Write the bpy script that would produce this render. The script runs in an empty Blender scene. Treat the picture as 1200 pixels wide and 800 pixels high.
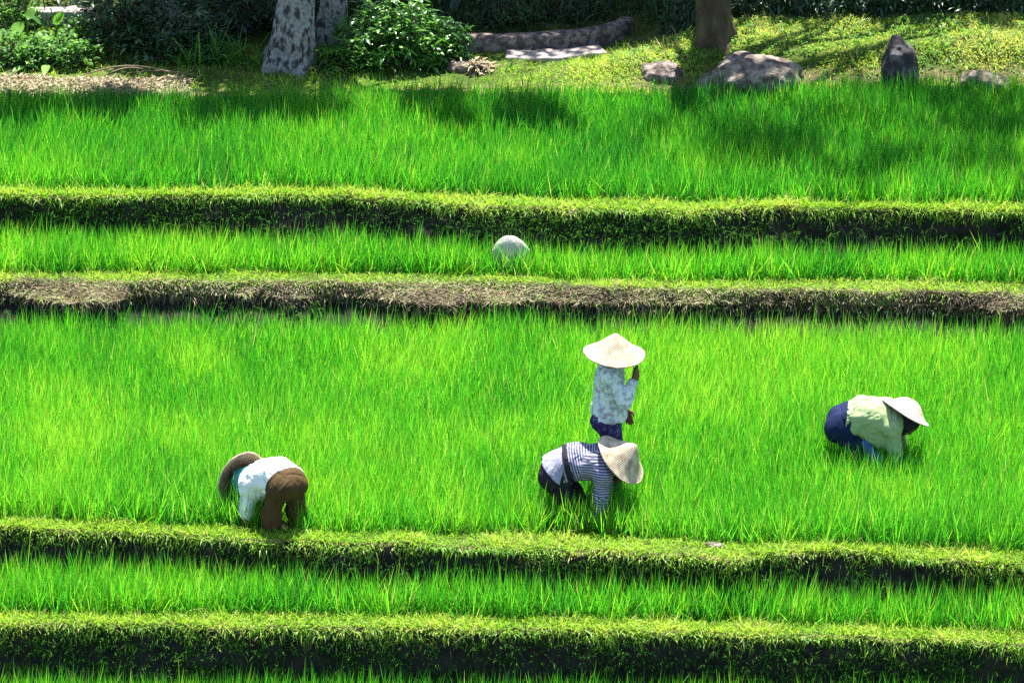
import bpy, math, random
import numpy as np
from mathutils import Vector, Matrix

random.seed(7)
rng = np.random.default_rng(11)
scene = bpy.context.scene
col = scene.collection

# ------------------------------------------------------------------ camera, world, sun, exposure
D, THETA, F = 55.0, math.radians(22.0), 7425.0     # distance, downward pitch, focal length in pixels of a 1200 wide frame
CT, ST = math.cos(THETA), math.sin(THETA)
CAM = np.array([0.0, -D * CT, D * ST])
FW = np.array([0.0, CT, -ST]); UP = np.array([0.0, ST, CT])
cam_data = bpy.data.cameras.new('camera')
cam_data.sensor_fit = 'HORIZONTAL'
cam_data.angle = 2 * math.atan(600.0 / F)
cam_data.clip_end = 1000.0
cam = bpy.data.objects.new('camera', cam_data)
cam.location = CAM
cam.rotation_euler = (math.radians(90) - THETA, 0, 0)
col.objects.link(cam)
scene.camera = cam

SUN_EL, SUN_AZ = math.radians(67), math.radians(9)   # high sun beyond the field, a touch to the right
SUN = np.array([math.cos(SUN_EL) * math.sin(SUN_AZ), math.cos(SUN_EL) * math.cos(SUN_AZ), math.sin(SUN_EL)])
world = bpy.data.worlds.new('World'); scene.world = world; world.use_nodes = True
wn = world.node_tree
sky = wn.nodes.new('ShaderNodeTexSky'); sky.sky_type = 'NISHITA'; sky.sun_disc = False
sky.sun_elevation = SUN_EL; sky.sun_rotation = SUN_AZ
bg = wn.nodes['Background']; bg.inputs['Strength'].default_value = 0.085
wn.links.new(sky.outputs[0], bg.inputs[0])
sl = bpy.data.lights.new('sun', 'SUN'); sl.energy = 5.0; sl.angle = math.radians(0.5); sl.color = (1.0, 0.95, 0.86)
so = bpy.data.objects.new('sun', sl); so.location = (5, 30, 40)
so.rotation_euler = Vector(SUN).to_track_quat('Z', 'Y').to_euler(); col.objects.link(so)
scene.view_settings.view_transform = 'Standard'; scene.view_settings.look = 'None'
scene.view_settings.exposure = 1.75; scene.view_settings.gamma = 1.0
scene.view_settings.use_curve_mapping = False
scene.render.engine = 'CYCLES'
scene.cycles.max_bounces = 6; scene.cycles.diffuse_bounces = 3; scene.cycles.transmission_bounces = 4
scene.cycles.use_denoising = False

# ------------------------------------------------------------------ helpers
def at(px, py, z):
    """Pixel of the 1200 x 800 frame -> ground point at height z (vectorised)."""
    px, py, z = np.broadcast_arrays(np.asarray(px, float), np.asarray(py, float), np.asarray(z, float))
    d = FW + np.multiply.outer((px - 600) / F, np.array([1.0, 0, 0])) + np.multiply.outer((400 - py) / F, UP)
    t = (z - CAM[2]) / d[..., 2]
    return CAM + d * t[..., None]

def px_of(x, d, z):
    depth = (d - CAM[1]) * FW[1] + (z - CAM[2]) * FW[2]
    return 600 + F * x / depth

def _hash(i, j, k, s):
    n = (i * 374761393 + j * 668265263 + k * 2147483647 + s * 1274126177) & 0xFFFFFFFF
    n = ((n ^ (n >> 13)) * 1274126177) & 0xFFFFFFFF
    return ((n ^ (n >> 16)) & 0xFFFF) / 32767.5 - 1.0

def vnoise(p, freq=1.0, seed=0):
    """Smooth value noise in [-1, 1] at points p (N, 3)."""
    p = np.asarray(p, float) * freq
    i0 = np.floor(p).astype(np.int64); f = p - i0; f = f * f * (3 - 2 * f)
    out = 0.0
    for a in (0, 1):
        for b in (0, 1):
            for c in (0, 1):
                w = (f[..., 0] if a else 1 - f[..., 0]) * (f[..., 1] if b else 1 - f[..., 1]) * (f[..., 2] if c else 1 - f[..., 2])
                out = out + w * _hash(i0[..., 0] + a, i0[..., 1] + b, i0[..., 2] + c, seed)
    return out

def fbm(p, freq=1.0, seed=0, octv=3):
    return sum(vnoise(p, freq * 2 ** o, seed + o) / 2 ** o for o in range(octv))

def xyz(x, y=0.0, z=0.0):
    x, y, z = np.broadcast_arrays(x, y, z); return np.stack([x, y, z], -1).astype(float)

def smooth01(a, b, x):
    t = np.clip((x - a) / (b - a), 0, 1); return t * t * (3 - 2 * t)

def mesh_np(name, verts, faces, mat, parent=None, smooth=True, attrs=None):
    """Link one mesh object built from numpy arrays; faces is (M, 3) or (M, 4)."""
    me = bpy.data.meshes.new(name)
    verts = np.ascontiguousarray(verts, np.float32); faces = np.ascontiguousarray(faces, np.int32)
    k = faces.shape[1]
    me.vertices.add(len(verts)); me.vertices.foreach_set('co', verts.ravel())
    me.loops.add(faces.size); me.loops.foreach_set('vertex_index', faces.ravel())
    me.polygons.add(len(faces)); me.polygons.foreach_set('loop_start', np.arange(0, faces.size, k, dtype=np.int32))
    if smooth: me.polygons.foreach_set('use_smooth', np.ones(len(faces), bool))
    me.update(calc_edges=True)
    for an, av in (attrs or {}).items():
        a = me.attributes.new(an, 'FLOAT', 'POINT'); a.data.foreach_set('value', np.ascontiguousarray(av, np.float32))
    if mat: me.materials.append(mat)
    o = bpy.data.objects.new(name, me); col.objects.link(o)
    if parent: o.parent = parent
    return o

def tag(o, label=None, cat=None, group=None, kind=None):
    if label: o['label'] = label
    if cat: o['category'] = cat
    if group: o['group'] = group
    if kind: o['kind'] = kind
    return o

def empty(name, loc, rz=0.0):
    o = bpy.data.objects.new(name, None); o.location = loc; o.rotation_euler = (0, 0, rz); col.objects.link(o); return o

class Geo:
    """Collects quads (and quads only) into one mesh."""
    def __init__(s): s.v, s.f, s.t, s.n = [], [], [], 0
    def put(s, v, f, tint=0.5):
        v = np.asarray(v, float).reshape(-1, 3); s.v.append(v); s.f.append(np.asarray(f, int) + s.n); s.n += len(v)
        s.t.append(np.broadcast_to(np.asarray(tint, float), (len(v),)))
    def build(s, name, mat, parent=None, smooth=True, offset=(0, 0, 0)):
        v = np.concatenate(s.v) - np.asarray(offset, float)
        return mesh_np(name, v, np.concatenate(s.f), mat, parent, smooth, {'tint': np.concatenate(s.t)})
    def blades(s, base, d, L, W, droop=0.1, segs=4, prof='rice', tint=0.5, roll=None, fold=0.0):
        """Leaves: base (N,3), unit directions d, lengths, widths; each a bent ribbon, optionally folded along its midrib."""
        N = len(base)
        if N == 0: return
        L = np.broadcast_to(L, (N,)).astype(float); W = np.broadcast_to(W, (N,)).astype(float)
        droop = np.broadcast_to(droop, (N,)).astype(float); tint = np.broadcast_to(tint, (N,)).astype(float)
        if roll is None: roll = rng.uniform(0, 2 * np.pi, N)
        t = np.linspace(0, 1, segs + 1)
        g = np.array([0, 0, -1.0])
        c = base[:, None] + L[:, None, None] * (d[:, None] * t[None, :, None] + g * (droop[:, None] * t[None] ** 2)[..., None])
        tan = d[:, None] + g * (2 * droop[:, None] * t[None])[..., None]
        tan = tan / np.linalg.norm(tan, axis=-1, keepdims=True)
        hv = np.stack([np.cos(roll), np.sin(roll), np.zeros(N)], -1)[:, None]
        sd = hv - tan * np.sum(hv * tan, -1, keepdims=True)
        sd = sd / (np.linalg.norm(sd, axis=-1, keepdims=True) + 1e-6)
        if prof == 'rice': w = np.interp(t, [0, .25, .6, .85, 1], [.55, 1, .85, .45, .04])
        elif prof == 'lance': w = np.interp(t, [0, .15, .4, .7, .9, 1], [.08, .62, 1, .75, .3, .03])
        elif prof == 'heart': w = np.interp(t, [0, .1, .3, .6, .85, 1], [.35, .85, 1, .8, .35, .03])
        else: w = np.ones_like(t)
        hw = (W[:, None] * w[None] * 0.5)[..., None] * sd
        if fold:
            nrm = np.cross(tan, sd); m = c - nrm * (W[:, None] * w[None] * fold)[..., None]
            V = np.stack([c - hw, m, c + hw], 2); k = 3
        else:
            V = np.stack([c - hw, c + hw], 2); k = 2
        idx = np.arange(N * (segs + 1) * k).reshape(N, segs + 1, k)
        fs = [np.stack([idx[:, :-1, j], idx[:, :-1, j + 1], idx[:, 1:, j + 1], idx[:, 1:, j]], -1).reshape(-1, 4) for j in range(k - 1)]
        s.put(V.reshape(-1, 3), np.concatenate(fs), np.repeat(tint, (segs + 1) * k))
    def tube(s, pts, rad, n=10, tint=0.5, rough=0.0, seed=0, cap=True, ridges=0.0, flare=0.0):
        pts = np.asarray(pts, float); rad = np.broadcast_to(rad, (len(pts),)).astype(float)
        tan = np.gradient(pts, axis=0); tan /= np.linalg.norm(tan, axis=1, keepdims=True) + 1e-9
        ref = np.array([0.0, 1, 0]) if abs(tan[0][1]) < .8 else np.array([1.0, 0, 0])
        a = np.cross(tan, ref); a /= np.linalg.norm(a, axis=1, keepdims=True); b = np.cross(tan, a)
        th = np.linspace(0, 2 * np.pi, n, endpoint=False)
        ring = a[:, None] * np.cos(th)[None, :, None] + b[:, None] * np.sin(th)[None, :, None]
        V = pts[:, None] + ring * rad[:, None, None]
        if rough: V = V + ring * (fbm(V, 1.6 / max(rad.max(), .02) * .6, seed)[..., None] * rough * rad[:, None, None])
        if ridges:
            cir = np.stack([np.cos(th) * 3.2, np.sin(th) * 3.2], -1); q = np.concatenate([np.broadcast_to(cir, (len(pts), n, 2)), np.broadcast_to((pts[:, 2] * 1.6)[:, None, None], (len(pts), n, 1))], -1)
            lobes = np.clip(np.cos(th * 5 + seed) + .4 * np.cos(th * 3 + 2 * seed), -.3, 1.4)
            fl = flare * np.exp(-np.clip(pts[:, 2] - pts[0, 2] - .1, 0, 9) / .13)
            V = V + ring * ((ridges * vnoise(q, 2.6, seed + 4) + ridges * .6 * vnoise(q, 6.0, seed + 6)) * rad[:, None] + fl[:, None] * lobes[None])[..., None]
        m = len(pts); idx = np.arange(m * n).reshape(m, n); nx = np.roll(idx, -1, 1)
        f = np.stack([idx[:-1], nx[:-1], nx[1:], idx[1:]], -1).reshape(-1, 4)
        s.put(V.reshape(-1, 3), f, tint)
        if cap:
            for r, flip in ((0, 1), (m - 1, 0)):
                cv = np.concatenate([V[r], [pts[r]]]); i = np.arange(0, n, 2)
                q = np.stack([np.full(len(i), n), i, (i + 1) % n, (i + 2) % n], -1)
                s.put(cv, q[:, ::-1] if flip else q, tint)

def unit(v):
    v = np.asarray(v, float); return v / (np.linalg.norm(v, axis=-1, keepdims=True) + 1e-9)

# ------------------------------------------------------------------ materials
def new_mat(name):
    m = bpy.data.materials.new(name); m.use_nodes = True
    nt = m.node_tree; return m, nt, nt.nodes, nt.links, nt.nodes['Principled BSDF']

def ramp(nodes, stops):
    r = nodes.new('ShaderNodeValToRGB'); e = r.color_ramp.elements
    e[0].position, e[0].color = stops[0][0], (*stops[0][1], 1)
    e[1].position, e[1].color = stops[-1][0], (*stops[-1][1], 1)
    for p, c in stops[1:-1]:
        x = e.new(p); x.color = (*c, 1)
    return r

def leaf_mat(name, stops, trans=0.45, rough=0.45, tboost=(1.5, 1.6, 1.0), spec=0.4):
    """Leaf: tint attribute -> colour; part of the light passes through the blade."""
    m, nt, N, Lk, P = new_mat(name)
    a = N.new('ShaderNodeAttribute'); a.attribute_name = 'tint'
    r = ramp(N, stops); Lk.new(a.outputs['Fac'], r.inputs[0])
    Lk.new(r.outputs[0], P.inputs['Base Color'])
    P.inputs['Roughness'].default_value = rough; P.inputs['Specular IOR Level'].default_value = spec
    mul = N.new('ShaderNodeMix'); mul.data_type = 'RGBA'; mul.blend_type = 'MULTIPLY'; mul.inputs[0].default_value = 1
    Lk.new(r.outputs[0], mul.inputs[6]); mul.inputs[7].default_value = (*tboost, 1); mul.clamp_result = True
    tr = N.new('ShaderNodeBsdfTranslucent'); Lk.new(mul.outputs[2], tr.inputs[0])
    mx = N.new('ShaderNodeMixShader'); mx.inputs[0].default_value = trans
    Lk.new(P.outputs[0], mx.inputs[1]); Lk.new(tr.outputs[0], mx.inputs[2])
    Lk.new(mx.outputs[0], N['Material Output'].inputs[0])
    return m

def noise_mat(name, stops, scale=8.0, rough=0.8, bump=0.3, detail=6, bscale=None, coords='Object', stretch=(1, 1, 1), spec=0.3):
    m, nt, N, Lk, P = new_mat(name)
    tc = N.new('ShaderNodeTexCoord'); mp = N.new('ShaderNodeMapping'); mp.inputs['Scale'].default_value = stretch
    Lk.new(tc.outputs[coords], mp.inputs[0])
    n = N.new('ShaderNodeTexNoise'); n.inputs['Scale'].default_value = scale; n.inputs['Detail'].default_value = detail
    Lk.new(mp.outputs[0], n.inputs[0])
    r = ramp(N, stops); Lk.new(n.outputs[0], r.inputs[0]); Lk.new(r.outputs[0], P.inputs['Base Color'])
    P.inputs['Roughness'].default_value = rough; P.inputs['Specular IOR Level'].default_value = spec
    n2 = N.new('ShaderNodeTexNoise'); n2.inputs['Scale'].default_value = bscale or scale * 3; n2.inputs['Detail'].default_value = 6
    Lk.new(mp.outputs[0], n2.inputs[0])
    b = N.new('ShaderNodeBump'); b.inputs['Strength'].default_value = bump; b.inputs['Distance'].default_value = 0.02
    Lk.new(n2.outputs[0], b.inputs['Height']); Lk.new(b.outputs[0], P.inputs['Normal'])
    return m

M = {}
M['rice'] = leaf_mat('rice_leaf', [(0, (.016, .115, .026)), (.45, (.046, .258, .020)), (.8, (.108, .385, .024)), (.93, (.24, .42, .04)), (1, (.42, .40, .20))], trans=.5, rough=.42, tboost=(1.5, 1.75, .9))
M['grass'] = leaf_mat('bank_grass_leaf', [(0, (.05, .18, .014)), (.5, (.19, .39, .024)), (.8, (.32, .48, .04)), (.93, (.44, .48, .12)), (1, (.50, .42, .22))], trans=.45, rough=.5, tboost=(1.4, 1.5, .8))
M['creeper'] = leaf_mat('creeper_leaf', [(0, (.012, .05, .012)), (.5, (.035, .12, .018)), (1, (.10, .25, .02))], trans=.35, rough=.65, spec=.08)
M['straw'] = leaf_mat('dry_straw', [(0, (.05, .036, .022)), (.45, (.17, .13, .075)), (.8, (.34, .285, .17)), (.9, (.42, .37, .24)), (.94, (.12, .17, .03)), (1, (.16, .27, .03))], trans=.15, rough=.7)
M['shrub'] = leaf_mat('shrub_leaf', [(0, (.025, .09, .02)), (.5, (.06, .19, .03)), (1, (.15, .34, .04))], trans=.32, rough=.3, spec=.7)
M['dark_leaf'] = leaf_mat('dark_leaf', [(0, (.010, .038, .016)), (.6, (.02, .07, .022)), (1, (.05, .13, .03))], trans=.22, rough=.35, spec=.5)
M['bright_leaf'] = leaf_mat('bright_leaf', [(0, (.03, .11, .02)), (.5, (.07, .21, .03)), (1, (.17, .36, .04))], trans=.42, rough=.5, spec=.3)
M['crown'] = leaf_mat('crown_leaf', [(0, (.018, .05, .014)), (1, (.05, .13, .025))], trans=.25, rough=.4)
M['bark_pale'] = noise_mat('lichen_bark', [(0, (.02, .018, .016)), (.40, (.05, .045, .04)), (.47, (.16, .155, .14)), (.55, (.34, .34, .31)), (.62, (.20, .185, .165)), (1, (.5, .5, .46))], scale=17, bump=1.0, bscale=24, stretch=(1, 1, .7), rough=.9)
M['bark_dark'] = noise_mat('brown_bark', [(0, (.025, .018, .012)), (.5, (.07, .05, .03)), (.7, (.10, .09, .04)), (1, (.16, .12, .08))], scale=12, bump=.8, bscale=40, stretch=(1, 1, .4), rough=.9)
M['twig'] = noise_mat('twig', [(0, (.05, .04, .025)), (1, (.14, .11, .07))], scale=20)
M['stone_grey'] = noise_mat('grey_stone', [(0, (.03, .028, .026)), (.40, (.085, .066, .054)), (.5, (.17, .135, .108)), (.58, (.28, .24, .20)), (.66, (.15, .12, .095)), (1, (.5, .46, .40))], scale=9, bump=1.0, bscale=30, rough=.9)
M['stone_dark'] = noise_mat('dark_stone', [(0, (.012, .011, .012)), (.5, (.045, .04, .042)), (.62, (.12, .115, .11)), (1, (.30, .29, .27))], scale=8, bump=.9, bscale=26, rough=.85)
M['stone_pale'] = noise_mat('pale_stone', [(0, (.24, .22, .19)), (.5, (.46, .43, .39)), (1, (.66, .63, .58))], scale=14, bump=.5, bscale=40, rough=.9)
M['wall_stone'] = noise_mat('weathered_masonry', [(0, (.05, .04, .038)), (.45, (.09, .07, .062)), (.58, (.24, .19, .17)), (1, (.36, .30, .26))], scale=16, bump=1.0, bscale=34, rough=.9)
M['slab'] = noise_mat('pale_concrete', [(0, (.20, .165, .15)), (.5, (.36, .31, .285)), (1, (.48, .43, .40))], scale=5, bump=.25, bscale=40, rough=.85)

def ground_mat():
    m, nt, N, Lk, P = new_mat('terrace_soil')
    a = N.new('ShaderNodeAttribute'); a.attribute_name = 'zone'
    tc = N.new('ShaderNodeTexCoord')
    n = N.new('ShaderNodeTexNoise'); n.inputs['Scale'].default_value = 7; n.inputs['Detail'].default_value = 8; n.inputs['Roughness'].default_value = .7
    Lk.new(tc.outputs['Object'], n.inputs[0])
    def two(c1, c2):
        r = ramp(N, [(.35, c1), (.65, c2)]); Lk.new(n.outputs[0], r.inputs[0]); return r
    field = two((.010, .014, .006), (.026, .034, .012))      # wet mud between the plants
    bank = two((.010, .010, .009), (.034, .030, .024))      # damp dark earth of the cut faces
    dry = two((.10, .07, .045), (.26, .185, .12))          # dry trampled earth
    turf = two((.03, .06, .012), (.10, .12, .03))          # thin turf
    prev = field
    for i, c in enumerate((bank, dry, turf)):
        mr = N.new('ShaderNodeMapRange'); mr.inputs['From Min'].default_value = i; mr.inputs['From Max'].default_value = i + 1
        Lk.new(a.outputs['Fac'], mr.inputs[0])
        mx = N.new('ShaderNodeMix'); mx.data_type = 'RGBA'; Lk.new(mr.outputs[0], mx.inputs[0])
        Lk.new((prev.outputs[2] if i else prev.outputs[0]), mx.inputs[6]); Lk.new(c.outputs[0], mx.inputs[7]); prev = mx
    Lk.new(prev.outputs[2], P.inputs['Base Color']); P.inputs['Roughness'].default_value = .9; P.inputs['Specular IOR Level'].default_value = .08
    n2 = N.new('ShaderNodeTexNoise'); n2.inputs['Scale'].default_value = 45; n2.inputs['Detail'].default_value = 5
    Lk.new(tc.outputs['Object'], n2.inputs[0])
    b = N.new('ShaderNodeBump'); b.inputs['Strength'].default_value = .8; b.inputs['Distance'].default_value = .02
    Lk.new(n2.outputs[0], b.inputs['Height']); Lk.new(b.outputs[0], P.inputs['Normal'])
    return m
M['soil'] = ground_mat()

# ------------------------------------------------------------------ the terraces: one ground sheet
zE, zD, zC, zA, zB = -0.98, -0.42, 0.36, 0.80, 0.92
H_RICE = 0.39
K = {  # along the picture's width: back edge of each grassy strip, lip of each bank, foot of each bank (rice tips in front of it)
 'strip5': [(0, 721), (400, 723), (800, 729), (1200, 743)], 'lip5': [(0, 736), (400, 741), (800, 747), (1000, 752), (1200, 761)], 'tip5': [(0, 783), (400, 787), (800, 793), (1200, 803)],
 'strip4': [(0, 610), (200, 617), (330, 623), (400, 627), (600, 628), (700, 631), (800, 635), (900, 640), (1000, 641), (1100, 646), (1200, 649)],
 'lip4': [(0, 625), (100, 628), (250, 634), (330, 640), (400, 644), (480, 643), (530, 648), (600, 651), (700, 653), (800, 655), (860, 662), (900, 655), (980, 651), (1030, 654), (1080, 662), (1200, 668)],
 'tip4': [(0, 652), (200, 659), (400, 671), (600, 676), (800, 677), (900, 681), (1200, 687)],
 'strip3': [(0, 323), (300, 321), (400, 321), (600, 326), (750, 333), (900, 330), (1000, 329), (1200, 334)],
 'lip3': [(0, 332), (200, 332), (400, 333), (600, 335), (800, 342), (1000, 343), (1200, 348)],
 'mid3': [(0, 347), (60, 358), (130, 362), (160, 349), (250, 350), (330, 353), (400, 353), (520, 360), (620, 357), (700, 363), (800, 362), (860, 357), (920, 364), (980, 357), (1050, 364), (1200, 370)],
 'tip3': [(0, 365), (400, 369), (600, 373), (800, 376), (1200, 381)],
 'strip2': [(0, 224), (400, 224), (530, 232), (680, 236), (800, 238), (1200, 243)],
 'lip2': [(0, 235), (130, 237), (270, 236), (400, 236), (470, 239), (530, 246), (600, 249), (700, 253), (800, 255), (900, 250), (1050, 251), (1200, 254)],
 'tip2': [(0, 264), (200, 268), (400, 273), (600, 285), (800, 286), (1200, 284)],
 'backA': [(0, 104), (200, 100), (400, 99), (600, 97), (800, 95), (900, 93), (1200, 87)],
}
def kpy(key, px): a = np.array(K[key], float); return np.interp(px, a[:, 0], a[:, 1])
def kd(key, x, z, off=0.0):
    px = 600 + x * 135.0
    for _ in range(3):
        d = at(px, kpy(key, px) + off, z)[..., 1]; px = px_of(x, d, z)
    return d

def edges(x):
    """Distances of every terrace edge along x."""
    x = np.asarray(x, float); E = {}
    nz = lambda f, s, a: a * fbm(xyz(x), f, s, 3)
    for n, zu, zl, h in ((5, zD, zE, .335), (4, 0.0, zD, .31), (3, zC, 0.0, .31), (2, zA, zC, .28)):
        E[f's{n}'] = kd(f'strip{n}', x, zu + .05) + nz(3, n, .02)
        E[f'l{n}'] = np.minimum(kd(f'lip{n}', x, zu + .05, -6.0 if n != 3 else -2.0) + nz(4, n + 20, .03), E[f's{n}'] - .08)
        base = kd(f'tip{n}', x, zl + h) + nz(2, n + 30, .02)
        E[f'b{n}'] = np.minimum(base, E[f'l{n}'] - (.05 if n != 3 else .10))
        E[f'b{n}'] = np.maximum(E[f'b{n}'], E[f'l{n}'] - (.45 if n == 3 else .30))
    E['m3'] = np.clip(kd('mid3', x, zC - .05, -5) + nz(2.6, 61, .055), E['b3'] + .02, E['l3'] - .04)
    E['bA'] = kd('backA', x, zA + .26)
    return E

def back_ground(x, d, bA):
    r = smooth01(.7, 2.4, x)
    z = zB + r * .33 * np.clip(d - bA - .2, 0, 1.0) + .04 * fbm(xyz(x, d), 1.3, 5)
    z = z + .12 * smooth01(.2, 1.2, x) * np.exp(-((d - bA - .55) / .3) ** 2)
    return z + .28 * np.clip(d - 7.5, 0, 40)

def build_ground():
    xs = np.unique(np.concatenate([np.linspace(-7.5, 7.5, 430), np.array([-260, -160, -90, -50, -30, -20, -14, -10, 10, 14, 20, 30, 50, 90, 160, 260.])]))
    xc = np.clip(xs, -7.5, 7.5)
    E = edges(xc); nx = len(xs); one = np.ones(nx)
    # (distance, height, zone, rows to the next line)   zones: 0 field mud, 1 bank face, 2 dry earth, 3 turf
    C = [(-160 * one, -30 * one, 3, 3), (-40 * one, -9 * one, 3, 4), (-14 * one, -2.0 * one, 3, 3), (-8.5 * one, zE * one, 0, 6)]
    for n, zl, zu in ((5, zE, zD), (4, zD, 0.0)):
        C += [(E[f'b{n}'], zl * one, 0, 1), (E[f'b{n}'] + .01, (zl + .02) * one, 1, 14), (E[f'l{n}'], (zu + .02) * one, 1, 2),
              (E[f'l{n}'] + .04, (zu + .06) * one, 3, 5), (E[f's{n}'] - .02, (zu + .055) * one, 3, 2), (E[f's{n}'] + .05, zu * one, 0, 6 if n == 5 else 24)]
    C += [(E['b3'], 0 * one, 0, 1), (E['b3'] + .015, .02 * one, 1, 8), (E['m3'] + .03, (zC - .09) * one, 1, 2), (E['m3'], (zC - .05) * one, 2, 8),
          (E['l3'], (zC + .035) * one, 2, 2), (E['l3'] + .05, (zC + .06) * one, 3, 5), (E['s3'] - .02, (zC + .05) * one, 3, 2), (E['s3'] + .05, zC * one, 0, 8)]
    C += [(E['b2'], zC * one, 0, 1), (E['b2'] + .01, (zC + .02) * one, 1, 14), (E['l2'], (zA + .02) * one, 1, 2),
          (E['l2'] + .04, (zA + .06) * one, 3, 5), (E['s2'] - .02, (zA + .055) * one, 3, 2), (E['s2'] + .05, zA * one, 0, 20)]
    bA = E['bA']
    C += [(bA, zA * one, 0, 2), (bA + .12, back_ground(xc, bA + .12, bA), 2, 2), (bA + .35, back_ground(xc, bA + .35, bA), 3, 30),
          (6.2 * one, back_ground(xc, 6.2 * one, bA), 3, 12), (12 * one, back_ground(xc, 12 * one, bA), 1, 10), (40 * one, back_ground(xc, 40 * one, bA), 1, 3), (160 * one, 22 * one, 1, 0)]
    Dd, Zz, Zo = [], [], []
    for i, (d0, z0, zn0, k) in enumerate(C):
        if i == len(C) - 1:
            Dd.append(d0); Zz.append(z0); Zo.append(zn0 * one); break
        d1, z1, zn1, _ = C[i + 1]
        for j in range(k):
            t = j / k; d = d0 + (d1 - d0) * t; z = z0 + (z1 - z0) * t
            if d0[nx // 2] > 3.4 and d0[nx // 2] < 12 and d1[nx // 2] < 41 and i > len(C) - 6: z = back_ground(xc, d, bA)
            Dd.append(d); Zz.append(z); Zo.append((zn0 + (zn1 - zn0) * t) * one)
    d, z, zo = np.array(Dd), np.array(Zz), np.array(Zo)
    x = np.broadcast_to(xs, d.shape)
    P = np.stack([x, d, z], -1)
    rough = np.where(zo <= 2.0, np.clip(1 - np.abs(zo - 1.2) / .9, np.where(zo > 1.2, .6, 0), 1), np.clip(.6 - .6 * (zo - 2), 0, 1)) * (np.abs(x) < 7.6) * (d < 3.3)
    q = P * np.array([1, 1, 1.6])
    P = P + np.stack([0 * x, rough * (.045 * fbm(q, 5, 71) + .025 * vnoise(q, 17, 75)), rough * .012 * vnoise(q, 14, 79) + (zo < .5) * .012 * fbm(P, 3, 91)], -1)
    m, n = d.shape; idx = np.arange(m * n).reshape(m, n)
    f = np.stack([idx[:-1, :-1], idx[:-1, 1:], idx[1:, 1:], idx[1:, :-1]], -1).reshape(-1, 4)
    o = mesh_np('ground', P.reshape(-1, 3), f, M['soil'], None, True, {'zone': zo.ravel()})
    return tag(o, kind='structure')
build_ground()

# ------------------------------------------------------------------ rice: one sown mass per terrace
PATCHES = [   # (px, py, radius m, tint shift): thinner yellow places and darker ones among the plants
 (55, 430, .45, .16), (225, 425, .4, .18), (245, 460, .3, .2), (130, 470, .5, .1), (900, 430, .8, .06), (480, 420, .7, .08), (560, 520, .5, -.04)]
KEEP = []     # (x, y, radius) where people stand
def rice(name, label, d0, d1, z, H, xr=6.6, step=.075, per=24, dens_seed=1, tone=0.0):
    dmin = min(d0(np.linspace(-xr, xr, 60)).min(), -99); 
    xs = np.arange(-xr, xr, step)
    lo, hi = d0(xs), d1(xs)
    hx, hy = [], []
    for x, a, b in zip(xs, lo, hi):
        n = max(1, int(round((b - a) / step))); y = a + (np.arange(n) + .5) * (b - a) / n
        hx.append(np.full(n, x)); hy.append(y)
    hx, hy = np.concatenate(hx), np.concatenate(hy)
    hx = hx + rng.normal(0, step * .28, len(hx)); hy = hy + rng.normal(0, step * .22, len(hy))
    vig = 1 + .11 * fbm(xyz(hx, hy), .9, dens_seed) + .07 * vnoise(xyz(hx, hy), 4.5, dens_seed + 3)
    keep = np.ones(len(hx), bool)
    for kx, ky, kr in KEEP: keep &= (hx - kx) ** 2 + (hy - ky) ** 2 > kr ** 2
    hx, hy, vig = hx[keep], hy[keep], vig[keep]
    htone = .5 + .19 * fbm(xyz(hx, hy), 1.1, dens_seed + 7) + .10 * vnoise(xyz(hx, hy), 3.5, dens_seed + 17) + .12 * rng.normal(0, 1, len(hx)) + tone
    for ppx, ppy, r, s in PATCHES:
        c = at(ppx, ppy, H * .7)
        if abs(z) < .01: htone += s * np.exp(-((hx - c[0]) ** 2 + (hy - c[1]) ** 2 * .4) / (r * r) * 2)
    N = len(hx) * per
    bx, by = np.repeat(hx, per), np.repeat(hy, per)
    ang = rng.uniform(0, 2 * np.pi, N); rr = np.abs(rng.normal(0, .018, N))
    base = np.stack([bx + rr * np.cos(ang), by + rr * np.sin(ang), np.full(N, z - .01)], -1)
    tilt = np.abs(rng.normal(0, .30, N)) + .03
    wind = .05 + .05 * vnoise(xyz(bx, by), .8, 33)
    d = np.stack([np.sin(tilt) * np.cos(ang) + wind, np.sin(tilt) * np.sin(ang), np.cos(tilt)], -1); d = unit(d)
    L = H * np.repeat(vig, per) * np.clip(rng.normal(.93, .17, N), .4, 1.35)
    W = rng.uniform(.004, .0078, N)
    droop = np.abs(rng.normal(0, .12, N)); big = rng.random(N) < .14; droop[big] += .25
    tint = np.clip(np.repeat(htone, per) + rng.normal(0, .21, N), 0, .93)
    dead = rng.random(N) < .02; tint[dead] = rng.uniform(.95, 1, dead.sum())
    g = Geo(); g.blades(base, d, L, W, droop, 5, 'rice', tint)
    return tag(g.build(name, M['rice']), label, 'rice', None, 'stuff')
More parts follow.
